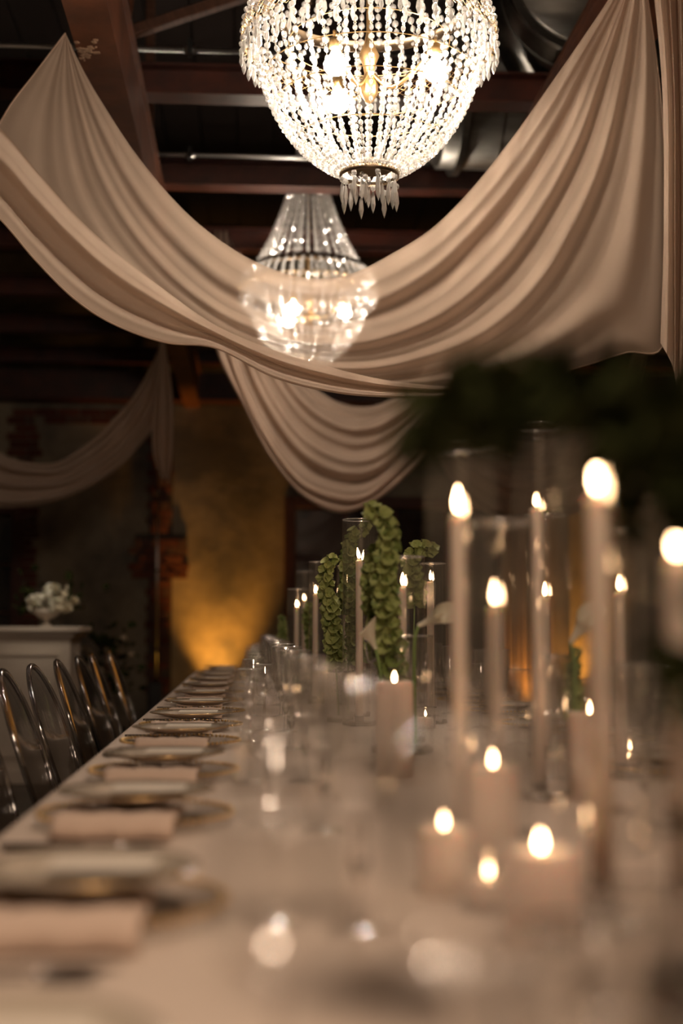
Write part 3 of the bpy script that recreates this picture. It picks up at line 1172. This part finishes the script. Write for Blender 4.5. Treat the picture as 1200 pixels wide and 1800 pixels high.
XO = 2 * CX
for i, y in enumerate(YS):
    if y < 1.4:
        continue
    pos = '%s place from the camera across the table' % ordn(i)
    c = thing('charger_plate', 'clear glass charger with gold rim, ' + pos, 'charger', (XO - PX, y, TT), 0, 'glass chargers across the table')
    obj('dish', charger_me, c)
    obj('gold_beaded_rim', goldrim_me, c)
    pl = thing('dinner_plate', 'ivory plate on its charger, ' + pos, 'plate', (XO - PX, y, TT + .0195), 0, 'dinner plates across the table')
    obj('plate_body', plate_me, pl)
    obj('gilt_edge', plateband_me, pl)
    wine_glass('round bowled wine glass ' + pos, XO - .022, y + .03, 'wine glasses across the table')
    goblet('fluted crystal goblet ' + pos, XO - .105, y - .07, 'crystal goblets across the table')

tum_me = MB().lathe([(.0, .010), (.030, .010), (.033, .016), (.036, .04), (.0385, .07), (.040, .092)], 72, rip=rip(12, .06, 1, 4)).mesh('cut_body', 'goblet')
tum_b = MB().lathe([(0, 0), (.030, 0), (.0335, .004), (.033, .012)], 30).mesh('base', 'stemglass', False)
tum_r = ring_me(.040, .092, .0014, 36, 'rimglass', 'rim')
for (px, py, d, lb) in ((1035, 1660, .95, 'cut crystal tumbler glinting beside the broad near pillar'), (1120, 1640, 1.08, 'cut crystal tumbler beside the foot of the tallest taper'),
                        (1080, 1770, .70, 'cut crystal tumbler closest to the camera'), (905, 1700, .88, 'cut crystal tumbler before the broad near pillar')):
    p = P(px, py, d)
    t = thing('crystal_tumbler', lb, 'tumbler', (p.x, d, TT), random.random())
    obj('cut_body', tum_me, t)
    obj('base', tum_b, t)
    obj('rim', tum_r, t)

# ------------------------------------------------------------------ candles
flame_prof = [(.0008, 0), (.0034, .003), (.0050, .008), (.0053, .013), (.0043, .020), (.0023, .027), (.0004, .034)]
flame_me = MB().lathe(flame_prof, 14).mesh('flame', 'flame')
wick_me = MB().tube([(0, 0, -.002), (.0005, 0, .006), (.001, 0, .011)], .0011, 5).mesh('wick', 'wick')
CYL = []


def taper(label, x, y, h, fl=1.0, r=.0115, lean=0.0):
    t = thing('taper_candle', label, 'candle', (x, y, TT))
    base_h = .028
    obj('candle_cup', MB().lathe([(.0, 0), (.021, 0), (.022, .004), (.014, .010), (.0145, base_h), (.0125, base_h), (.0122, .012), (0, .012)], 20).mesh('candle_cup', 'stemglass'), t)
    m = MB().lathe([(.0, .013), (r, .013), (r * .96, h * .6), (r * .92, h - .006), (r * .75, h - .001), (r * .3, h - .002), (.0, h - .003)], 24)
    obj('wax', m.mesh('wax', 'wax'), t)
    wk = obj('wick', wick_me, t, (0, 0, h - .002))
    obj('flame', flame_me, wk, (0.0005, 0, .006), (0, lean, 0), (fl, fl, fl))
    return t


def hurricane(label, x, y, r, h):
    t = thing('hurricane_glass', label, 'candle glass', (x, y, TT))
    body = MB().lathe([(.0, .004), (r * .92, .004), (r, .012), (r, h * .5), (r, h)], 48)
    obj('cylinder', body.mesh('cylinder', 'cylglass'), t)
    obj('rim', ring_me(r - .0008, h - .001, .0018, 48, 'rimglass', 'rim'), t)
    obj('base', MB().lathe([(.0, 0), (r * .95, 0), (r + .0005, .003), (r + .0005, .012)], 48).mesh('base', 'stemglass'), t)
    CYL.append((x, y, r))
    return t


def pillar(label, x, y, h, r, fl=.62):
    t = thing('pillar_candle', label, 'candle', (x, y, TT))
    obj('wax', MB().lathe([(.0, 0), (r, 0), (r, h * .5), (r, h - .005), (r * .93, h), (r * .6, h - .004), (0, h - .006)], 36).mesh('wax', 'wax'), t)
    wk = obj('wick', wick_me, t, (0, 0, h - .006))
    obj('flame', flame_me, wk, (0, 0, .004), (0, 0, 0), (fl * 1.25, fl * 1.25, fl))
    return t


def cyl_px(px, top_py, d, r, label):
    p = P(px, top_py, d)
    return hurricane(label, p.x + .005, p.y + .003, r, p.z - TT)


def tap_px(px, top_py, d, label, fl=1.0, lean=0.0, r=.0115):
    p = P(px, top_py, d)
    return taper(label, p.x, p.y, p.z - TT, fl, r, lean)


# (px, candle top py, distance, hurricane radius, hurricane rim py or None, flame scale, description)
TAPERS = [
    (804, 905, 1.85, .049, 790, 1.05, 'tall taper in the wide hurricane glass, front of the centre row', 'wide tall hurricane glass whose rim stands clear against the swag'),
    (1048, 872, 1.36, .050, 683, 1.15, 'tallest blurred taper with the biggest flame, beside the dark foliage', 'tallest blurred hurricane glass nearest the dark foliage'),
    (868, 1066, 1.95, .052, 918, 1.0, 'shorter taper just right of the wide hurricane glass', 'hurricane glass around the shorter taper beside the widest one'),
    (631, 984, 4.15, .056, 913, 1.0, 'sharp thin taper behind the green bell flower spike', 'sharp hurricane glass with a bell flower tip peeping over it'),
    (707, 1031, 3.55, .053, 978, .95, 'sharp taper just beyond the leaning green flower spike', 'hurricane glass under the round green flower head'),
    (756, 1022, 4.2, .045, 990, .9, 'faint taper seen through the glass beside the leaning flower spike', 'hurricane glass second beyond the leaning flower spike'),
    (521, 1068, 6.2, .048, 1035, .9, 'small distant taper at the far end of the candle row, first of the pair', 'small distant hurricane glass at the far end of the row'),
    (534, 1056, 6.9, .048, 1004, .85, 'small distant taper just beyond the end pair', 'distant hurricane glass overlapping the end one'),
    (554, 1044, 5.3, .030, 987, .9, 'slim distant taper beside the sharp bell flower spike', 'slim distant hurricane glass beside the sharp bell flower spike'),
    (608, 1030, 5.2, .040, 994, .85, 'distant taper between the bell flower spike and the sharp hurricane', 'distant hurricane glass behind the sharp one'),
    (1188, 985, 1.14, .042, 800, .85, 'bright blurred taper at the edge of the table beside the foliage', 'blurred hurricane glass beside the foliage stems'),
    (942, 892, 2.38, .050, 752, .6, 'dim taper behind the glasses, between the tall and tallest ones', 'tall slim hurricane glass with a ringed rim in the middle distance'),
    (957, 1050, 3.1, .048, 905, .9, 'lower dim taper beyond the middle distance glasses', 'hurricane glass around the lower dim taper'),
    (1088, 1040, 2.7, .048, 930, .85, 'dim taper beyond the tallest blurred candle', 'hurricane glass beyond the tallest blurred candle'),
]
for (px, ty, d, r, ry, fl, lb, lg_) in TAPERS:
    tap_px(px, ty, d, lb, fl, lean=(-.18 if px == 631 else 0))
    cyl_px(px, ry, d, r, lg_)

PILLARS = [
    (693, 1197, 2.75, .0375, 'ivory pillar candle standing before the leaning green spike'),
    (950, 1490, 1.30, .038, 'broad blurred pillar candle nearest the camera'),
    (866, 1345, 1.75, .032, 'brown shaded pillar candle in the middle of the table'),
    (1034, 1252, 2.35, .036, 'pillar candle behind the tallest taper'),
    (780, 1452, 1.55, .030, 'low pillar candle glinting among the goblets'),
]
for (px, ty, d, r, lb) in PILLARS:
    p = P(px, ty, d)
    pillar(lb, p.x, p.y, p.z - TT, r, .62 if d > 1.6 else .5)

# votives: short candle in a small glass
vg_me = MB().lathe([(.0, .003), (.026, .003), (.030, .008), (.031, .03), (.033, .062)], 32).mesh('votive_glass', 'cylglass')
vb_me = MB().lathe([(0, 0), (.028, 0), (.0305, .004), (.0305, .010)], 32).mesh('base', 'stemglass')
vr_me = ring_me(.033, .062, .0012, 32, 'stemglass', 'rim')
for (px, py, d, lb) in [(808, 1262, 2.9, 'small lit votive low behind the ivory pillar before the spike'), (747, 1200, 4.0, 'faint lit votive beyond the ivory pillar before the spike'),
                        (1105, 1236, 2.9, 'dim votive beyond the tallest taper'), (858, 1500, 1.46, 'lit votive behind the broad near pillar'),
                        ]:
    p = P(px, py, d)
    q = Vector((p.x, p.y, TT))
    v = thing('votive_glass', 'clear cup holding the ' + lb, 'votive glass', q)
    obj('cup', vg_me, v)
    obj('base', vb_me, v)
    obj('rim', vr_me, v)
    t = thing('votive_candle', lb, 'candle', (q.x, q.y, TT + .0045))
    obj('wax', MB().lathe([(0, 0), (.024, 0), (.024, .026), (.021, .028), (0, .026)], 24).mesh('wax', 'wax'), t)
    wk = obj('wick', wick_me, t, (0, 0, .026))
    obj('flame', flame_me, wk, (0, 0, .004), (0, 0, 0), (.5, .5, .42) if d < 2 else (.7, .7, .62))

# ------------------------------------------------------------------ flowers


def calyx_mesh(mat):
    m = MB()
    rows = []
    prof = [(.0015, 0), (.004, .004), (.0085, .010), (.0135, .015), (.0165, .0175)]
    seg = 9
    for i, (r, z) in enumerate(prof):
        row = []
        for k in range(seg + 1):
            a = 2 * pi * (k % seg) / seg
            q = 1 + (.13 * cos(3 * a) + .08 * cos(5 * a + 1) if i >= 3 else 0)
            row.append((r * q * cos(a), r * q * sin(a), z + (.002 * cos(4 * a) if i == 4 else 0)))
        rows.append(row)
    m.grid(rows)
    return m.mesh('calyx', mat)


calyx_me = [calyx_mesh('calyx'), calyx_mesh('calyx'), calyx_mesh('calyx_dark')]
bud_me = MB().lathe([(.0, 0), (.0015, .002), (.0018, .006), (0, .009)], 6).mesh('floret', 'petal')


def bells(name, label, path, start=.25, size=1.0, whorl=.021, dark=.2, grp=None, per_=5):
    whorl = whorl * 1.25
    """a bells-of-ireland spike; path = list of world points from foot to tip"""
    base = Vector(path[0])
    t = thing(name, label, 'flower', base, 0, grp)
    pts = catmull([Vector(p) - base for p in path], 60)
    obj('stem', MB().tube(pts, [.0032 - .0016 * i / 59 for i in range(60)], 6).mesh('stem', 'stem'), t)
    L = [0]
    for a, b in zip(pts, pts[1:]):
        L.append(L[-1] + (b - a).length)
    s = L[-1] * start
    k = 0
    while s < L[-1]:
        i = 0
        while i < 58 and L[i + 1] < s:
            i += 1
        p = pts[i].lerp(pts[i + 1], (s - L[i]) / (L[i + 1] - L[i]))
        tg = (pts[i + 1] - pts[i]).normalized()
        a1 = tg.orthogonal().normalized()
        a2 = tg.cross(a1)
        q = (s - L[-1] * start) / (L[-1] * (1 - start))
        sz = size * (1.5 - .6 * q ** 2)
        for n in range(per_):
            th = 2 * pi * n / per_ + k * .55 + random.uniform(-.2, .2)
            out = (a1 * cos(th) + a2 * sin(th)) + tg * random.uniform(.1, .7)
            out.normalize()
            o = obj('calyx', calyx_me[2] if random.random() < dark else calyx_me[n % 2], t, p + out * .003)
            o.rotation_mode = 'QUATERNION'
            o.rotation_quaternion = out.to_track_quat('Z', 'Y')
            f = sz * random.uniform(.85, 1.12)
            o.scale = (f, f, f)
        s += whorl * (size * .9 + .1)
        k += 1
    return t


def vase(label, x, y, r, h):
    t = thing('bud_vase', label, 'vase', (x, y, TT))
    obj('body', MB().lathe([(0, .004), (r * .9, .004), (r, .012), (r, h)], 36).mesh('body', 'cylglass'), t)
    obj('rim', ring_me(r, h, .0016, 36, 'rimglass', 'rim'), t)
    obj('base', MB().lathe([(0, 0), (r * .95, 0), (r + .0005, .004), (r + .0005, .014)], 36).mesh('base', 'stemglass'), t)
    obj('water', MB().lathe([(0, h * .62), (r * .97, h * .62)], 36).mesh('water', 'water'), t)
    return t


def px_path(pts, d0, d1=None):
    d1 = d0 if d1 is None else d1
    n = len(pts) - 1
    return [P(a, b, d0 + (d1 - d0) * i / n) for i, (a, b) in enumerate(pts)]


# sharp spike in the small cylinder vase
b = P(598, 1171, 4.3)
vase('small clear bud vase holding the sharp bell flower spike', b.x, 4.3, .042, .155)
bells('bell_flower_spike', 'sharp green bell flower spike in the small clear vase',
      [Vector((b.x - .005, 4.3, TT + .02))] + px_path([(590, 1170), (584, 1100), (574, 1040), (572, 1000), (586, 982)], 4.3, 4.27), .30, .92, .020, .1)
b = P(632, 1171, 4.55)
vase('second clear bud vase just beyond the sharp flower spike', b.x, 4.55, .035, .15)
bells('bell_flower_spike', 'green bell flower spike behind the sharp hurricane glass',
      [Vector((b.x, 4.55, TT + .02))] + px_path([(628, 1170), (622, 1110), (618, 1060), (604, 1030)], 4.55), .38, .9, .020, .3)
# blurred leaning spike
b = P(706, 1118, 3.25)
vase('clear cylinder vase with a visible rim holding the leaning spike and callas', b.x, 3.25, .074, b.z - TT)
bells('bell_flower_spike', 'tall leaning green bell flower spike with a drooping tip',
      [Vector((b.x - .015, 3.25, TT + .02))] + px_path([(688, 1160), (680, 1090), (676, 1010), (684, 950), (676, 912), (648, 896)], 3.2, 3.15), .22, 1.0, .021, .35)
bells('bell_flower_spike', 'side spike of green bells curling before the sharp taper',
      [Vector((b.x - .03, 3.27, TT + .02))] + px_path([(668, 1120), (655, 1050), (650, 1000), (660, 965)], 3.3), .45, .85, .021, .3)
b2 = P(738, 1150, 3.75)
bells('bell_flower_spike', 'green bell flower head arching over the hurricane rim',
      [Vector((b2.x, 3.95, TT + .001))] + px_path([(726, 1150), (728, 1050), (722, 985), (742, 962), (768, 972)], 3.95), .62, .9, .020, .1)
for k, (pp, d, lb) in enumerate([([(497, 1105), (495, 1085)], 7.4, 'small distant green spike beside the end hurricane glass'), ([(548, 1130), (540, 1080), (545, 1062)], 6.0, 'distant green spike between the far hurricane glasses'),
                                 ([(612, 915 + 60), (640, 930), (652, 905)], 4.6, 'bell flower tip seen inside the sharp hurricane glass'),
                                 ([(1010, 1235), (1006, 1180), (1010, 1140)], 2.62, 'green stem standing behind the tallest taper')]):
    p = P(pp[0][0], pp[0][1], d)
    bells('bell_flower_spike', lb, [Vector((p.x, p.y, TT))] + px_path(pp, d), .5, .5 if pp[0][0] > 1000 else .85, .022, .3)


def calla(label, path, dirn, size=1.0):
    base = Vector(path[0])
    t = thing('calla_lily', label, 'flower', base)
    pts = catmull([Vector(p) - base for p in path], 24)
    obj('stem', MB().tube(pts, .0038, 6).mesh('stem', 'stem'), t)
    rows = []
    for i in range(12):
        u = i / 11
        row = []
        for k in range(17):
            a = -pi * 1.05 + 2.1 * pi * k / 16
            r = (.006 + .026 * u ** 1.7) * size
            z = (.075 * u) * size
            lip = u ** 3
            front = (1 + cos(a)) / 2
            z2 = z + lip * size * (.045 * front - .015 * (1 - front))
            x = r * cos(a) + lip * .018 * front * size
            row.append((x, r * sin(a) * (1 - .05 * k / 16), z2))
        rows.append(row)
    m = MB().grid(rows)
    sp_ = obj('spathe', m.mesh('spathe', 'petal'), t, pts[-1])
    sp_.rotation_mode = 'QUATERNION'
    sp_.rotation_quaternion = Vector(dirn).to_track_quat('Z', 'Y')
    obj('spadix', MB().lathe([(0, .01), (.004, .015), (.004, .06), (0, .065)], 8).mesh('spadix', 'petal_cream'), sp_)
    return t


calla('white calla lily facing the sharp taper, beside the leaning spike', [Vector((b.x - .035, 3.23, TT + .02))] + px_path([(668, 1180), (660, 1140)], 3.18), (-.45, -.5, .9), .75)
calla('pale calla lily arching away from the leaning spike', [Vector((b.x + .035, 3.27, TT + .02))] + px_path([(728, 1140), (735, 1100)], 3.1), (.9, -.4, .45), .8)
b3 = P(1000, 1200, 2.6)
calla('blurred calla lily leaning behind the tallest taper', [Vector((b3.x, 2.6, TT))] + px_path([(1010, 1180), (1002, 1130)], 2.6), (.5, -.3, .8), .8)

# large dark arrangement close to the camera
leaf_m = MB()
rows = []
for i in range(7):
    u = i / 6
    wd = .5 * sin(pi * min(1, u * 1.02)) ** .8 + .01
    rows.append([(x * wd, u, .12 * u * u - .1 * (1 - abs(x)) * wd) for x in (-1, -.5, 0, .5, 1)])
leaf_m.grid(rows)
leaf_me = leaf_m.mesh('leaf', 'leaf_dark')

arr = thing('flower_arrangement', 'big dark green foliage arching over the near candles, out of focus', 'plant', (P(1420, 1500, .95).x, .95, TT))
vb = Vector(arr.location)
obj('vase', MB().lathe([(0, .003), (.05, .003), (.055, .02), (.048, .12), (.05, .2)], 32).mesh('vase', 'bar_white'), arr)
BR = [
    ([(1400, 1250), (1300, 950), (1200, 780), (1110, 720), (980, 700), (860, 705), (760, 735), (700, 790)], .95, 170, .024),
    ([(1400, 1250), (1290, 900), (1180, 735), (1060, 700), (930, 700), (820, 715)], .90, 190, .026),
    ([(1400, 1200), (1290, 920), (1190, 790), (1100, 735), (1000, 715), (900, 715), (800, 715)], 1.0, 170, .026),
    ([(1400, 1100), (1300, 850), (1220, 800), (1160, 830), (1130, 900)], 1.0, 130, .024),
    ([(1400, 1350), (1260, 1220), (1200, 1185), (1165, 1150)], .92, 40, .024),
    ([(1400, 1500), (1260, 1450), (1165, 1450)], .95, 16, .018),
]
for (pts, d, nl, sz) in BR:
    nl = int(nl * .9)
    path = [Vector((0, 0, .19))] + [q - vb for q in px_path(pts, d)]
    cp = catmull(path, 50)
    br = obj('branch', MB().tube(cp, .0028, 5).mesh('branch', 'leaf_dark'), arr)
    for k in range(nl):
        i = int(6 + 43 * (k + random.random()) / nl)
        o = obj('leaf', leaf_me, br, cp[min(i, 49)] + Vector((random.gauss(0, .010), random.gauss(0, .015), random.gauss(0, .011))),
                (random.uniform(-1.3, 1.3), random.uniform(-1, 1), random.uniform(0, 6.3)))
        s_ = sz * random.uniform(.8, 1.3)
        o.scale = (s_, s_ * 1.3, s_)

# ================================================================== GHOST CHAIRS


def make_chair(label, loc):
    """clear oval-back chair facing +x (the table); origin on the floor under the seat centre"""
    t = thing('ghost_chair', label, 'chair', loc, 0, 'clear chairs along the table')
    # seat: rounded slab
    pts = []
    for k in range(32):
        a = 2 * pi * k / 32
        ca, sa = cos(a), sin(a)
        n = 3.4
        x = .21 * (abs(ca) ** (2 / n)) * (1 if ca > 0 else -1)
        y = (.225 + .015 * (x / .21)) * (abs(sa) ** (2 / n)) * (1 if sa > 0 else -1)
        pts.append((x, y))
    obj('seat', flat_outline(pts, .445, .462).mesh('seat', 'acrylic', False), t)
    apron = MB()
    apron.tube([(x * .97, y * .97, .44) for x, y in pts], .011, 6, closed=True)
    obj('seat_rim', apron.mesh('seat_rim', 'acrylic_edge'), t)
    # oval back, leaning away from the table and gently curved
    zc, hw, hh = .705, .20, .232
    tilt = .34

    def bp(y, z):
        return Vector((-.205 - tilt * (z - .46) + .22 * y * y, y, z))
    rows = []
    for i in range(9):
        r = .001 + .999 * i / 8
        rows.append([bp(hw * r * cos(2 * pi * k / 36), zc + hh * r * sin(2 * pi * k / 36)) for k in range(37)])
    front = MB().grid(rows)
    front.grid([[p + Vector((.006, 0, 0)) for p in r] for r in rows])
    obj('back_panel', front.mesh('back_panel', 'acrylic'), t)
    rim = [bp(hw * cos(2 * pi * k / 40), zc + hh * sin(2 * pi * k / 40)) + Vector((.003, 0, 0)) for k in range(40)]
    obj('back_frame', MB().tube(rim, .0085, 8, closed=True).mesh('back_frame', 'acrylic_edge'), t)
    for s in (-1, 1):
        up = catmull([bp(s * .10, .515), Vector((-.205, s * .13, .48)), Vector((-.19, s * .17, .45))], 8)
        obj('back_support', MB().tube(up, .013, 8).mesh('back_support', 'acrylic_edge'), t)
        for fx in (-1, 1):
            top = Vector((.175 * fx, .185 * s, .445))
            bot = Vector((.195 * fx + (-.05 if fx < 0 else 0), .195 * s, 0))
            obj('leg', MB().tube([top, top.lerp(bot, .35), bot], [.020, .017, .011], 10).mesh('leg', 'acrylic_edge'), t)
    return t


ch_px = [(-72, 1195, 3.2), (14, 1180, 3.8), (60, 1173, 4.28), (114, 1164, 4.85), (146, 1158, 5.42), (161, 1152, 5.95), (193, 1148, 6.6)]
chair_lb = ['clear ghost chair nearest the camera', 'second clear ghost chair from the camera', 'third clear ghost chair from the camera', 'fourth clear ghost chair from the camera',
            'fifth clear ghost chair from the camera', 'sixth clear ghost chair from the camera', 'farthest clear ghost chair, at the end of the row']
first = None
for (px, py, d), lb in zip(ch_px, chair_lb):
    x = P(px, py, d).x
    x = min(max(x, -.70), -.67) + .37
    loc = (x - .01, d, 0)
    if first is None:
        first = make_chair(lb, loc)
        first.rotation_euler = (0, 0, .03)
    else:
        copy_tree(first, loc, random.uniform(-.05, .05), lb)

# ================================================================== BAR
bz = 1.055
bxr = P(124, 1110, 9.4).x
bar = thing('bar_counter', 'white panelled bar counter with a ledge top at the back of the room', 'bar', ((bxr - 1.7), 9.4, 0))
BW = 1.7
obj('body', bx(-BW, BW, 0, .55, .06, bz - .04, .004).mesh('body', 'bar_white', False), bar)
obj('counter_top', bx(-BW - .05, BW + .07, -.06, .62, bz - .04, bz, .008).mesh('counter_top', 'bar_white', False), bar)
obj('top_moulding', bx(-BW - .02, BW + .03, -.03, .59, bz - .075, bz - .04, .01).mesh('top_moulding', 'bar_white', False), bar)
obj('plinth', bx(-BW - .015, BW + .015, -.02, .57, 0, .10, .006).mesh('plinth', 'bar_white', False), bar)
for k in range(6):
    x = -BW + .06 + k * .56
    pf = MB()
    pf.box(x, x + .48, -.014, 0, .18, .20)
    pf.box(x, x + .48, -.014, 0, .86, .88)
    pf.box(x, x + .02, -.014, 0, .20, .86)
    pf.box(x + .46, x + .48, -.014, 0, .20, .86)
    obj('panel_moulding', pf.mesh('panel_moulding', 'bar_white', False), bar)

# flowers in a footed bowl on the bar
fx = P(82, 1090, 9.55)
fl = thing('footed_bowl', 'white footed bowl on the end of the bar', 'bowl', (fx.x, 9.55, bz))
obj('bowl', MB().lathe([(0, .0), (.05, 0), (.02, .02), (.018, .05), (.05, .06), (.09, .09), (.10, .12), (.094, .12), (.06, .085), (0, .07)], 28).mesh('bowl', 'bar_white'), fl)
fa = thing('flower_arrangement', 'white and cream blooms with greenery in the bowl on the bar', 'flowers', (fx.x, 9.55, bz + .075))
pet = MB()
for k in range(16):
    a = k * 2.4
    r = .012 + .0018 * k
    rows = []
    for i in range(4):
        u = i / 3
        rows.append([(cos(a + w_) * (r * (.5 + u * .7)), sin(a + w_) * (r * (.5 + u * .7)), .045 * u - .0016 * k + .008 * (1 - abs(w_) * 1.4) * u) for w_ in (-.7, -.35, 0, .35, .7)])
    pet.grid(rows)
bloom_me = [pet.mesh('bloom', 'petal'), pet.mesh('bloom', 'petal_cream')]
for k in range(52):
    px = random.gauss(84, 20) + (random.random() < .25) * 22
    py = 1068 + random.gauss(0, 14) - (5 if px < 100 else 0)
    p = P(px, min(py, 1092), 9.45 + random.uniform(0, .2)) - Vector(fa.location)
    p.z = max(p.z, .045)
    o = obj('bloom', bloom_me[0 if px < 98 else 1], fa, p, (random.uniform(0, 1.2), random.uniform(-.7, .7), random.uniform(0, 6)))
    s_ = random.uniform(.55, 1.05)
    o.scale = (s_, s_, s_)
for k in range(60):
    p = P(random.gauss(92, 38), min(1050 + random.gauss(0, 22), 1090), 9.6) - Vector(fa.location)
    p.z = max(p.z, .05)
    o = obj('leaf', leaf_me, fa, p, (random.uniform(-1, 1.5), random.uniform(-1, 1), random.uniform(0, 6)))
    s_ = random.uniform(.04, .08)
    o.scale = (s_ * .8, s_, s_)
sg = MB()
for k in range(9):
    a = random.uniform(-.6, .9)
    sg.tube(catmull([Vector((0, 0, .03)), Vector((.08 * a, 0, .1)), Vector((.22 * a, random.uniform(-.05, .05), random.uniform(.08, .2)))], 6), .002, 4)
obj('sprigs', sg.mesh('sprigs', 'stem'), fa)

# low greenery and pale blooms trailing off the bar end
gp = P(190, 1130, 10.3)
gt = thing('potted_flowers', 'dim pale floral bush beside the bar end', 'flowers', (gp.x, 10.3, 0))
obj('pot', MB().lathe([(0, 0), (.11, 0), (.14, .3), (.15, .32), (.13, .32), (.12, .28), (0, .28)], 24).mesh('pot', 'black'), gt)
obj('stem', MB().tube([(0, 0, .28), (.01, 0, .6), (-.02, 0, .95)], .012, 6).mesh('stem', 'brace_wood'), gt)
for k in range(90):
    a = random.uniform(0, 6.3)
    r = random.uniform(0, .26)
    z = .55 + random.uniform(0, .5)
    o = obj('leaf', leaf_me, gt, (r * cos(a), r * sin(a) * .6, z), (random.uniform(-1, 1), random.uniform(-1, 1), a))
    s_ = random.uniform(.05, .1)
    o.scale = (s_ * .8, s_, s_)
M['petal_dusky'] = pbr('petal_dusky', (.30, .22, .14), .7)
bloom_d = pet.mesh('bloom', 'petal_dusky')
for k in range(14):
    o = obj('bloom', bloom_d, gt, (random.uniform(-.24, .24), random.uniform(-.2, 0), random.uniform(.7, 1.0)), (random.uniform(0, 1.2), 0, random.uniform(0, 6)), (.7, .7, .7))

# ================================================================== UPLIGHTS


def uplight(label, px, power, size=34):
    x = P(px, 1000, BY).x
    t = thing('uplight', label, 'uplight', (x, BY - .26, 0))
    obj('housing', MB().lathe([(0, 0), (.07, 0), (.075, .02), (.075, .14), (.065, .14), (.06, .12), (0, .12)], 24).mesh('housing', 'black'), t)
    obj('lens', MB().lathe([(0, .125), (.06, .125)], 24).mesh('lens', 'lens_amber'), t)
    obj('yoke', MB().tube([(-.09, 0, 0), (-.09, 0, .10), (.09, 0, .10), (.09, 0, 0)], .006, 6).mesh('yoke', 'black'), t)
    l = lamp('uplight_lamp', 'SPOT', (x, BY - .26, .16), power, (1, .42, .06), .04, spot_size=R(size), spot_blend=1.0)
    aim(l, (x, BY, 1.7))


uplight('amber uplight at the foot of the wall between the pier and window', 385, 85, 64)
uplight('amber uplight at the wall just past the window', 925, 65, 64)
uplight('amber uplight farthest along the back wall', 1015, 65, 64)
# brown curtain beside the window
rows = []
for j in range(2):
    z = .1 if j == 0 else 2.5
    rows.append([Vector((P(872, 900, BY).x + .55 * i / 60, BY - .12 + .03 * sin(i * .9), z)) for i in range(61)])
tag(obj('curtain', MB().grid(rows).mesh('curtain', 'drape_far')), 'brown pleated curtain panel beside the dark window', 'curtain')
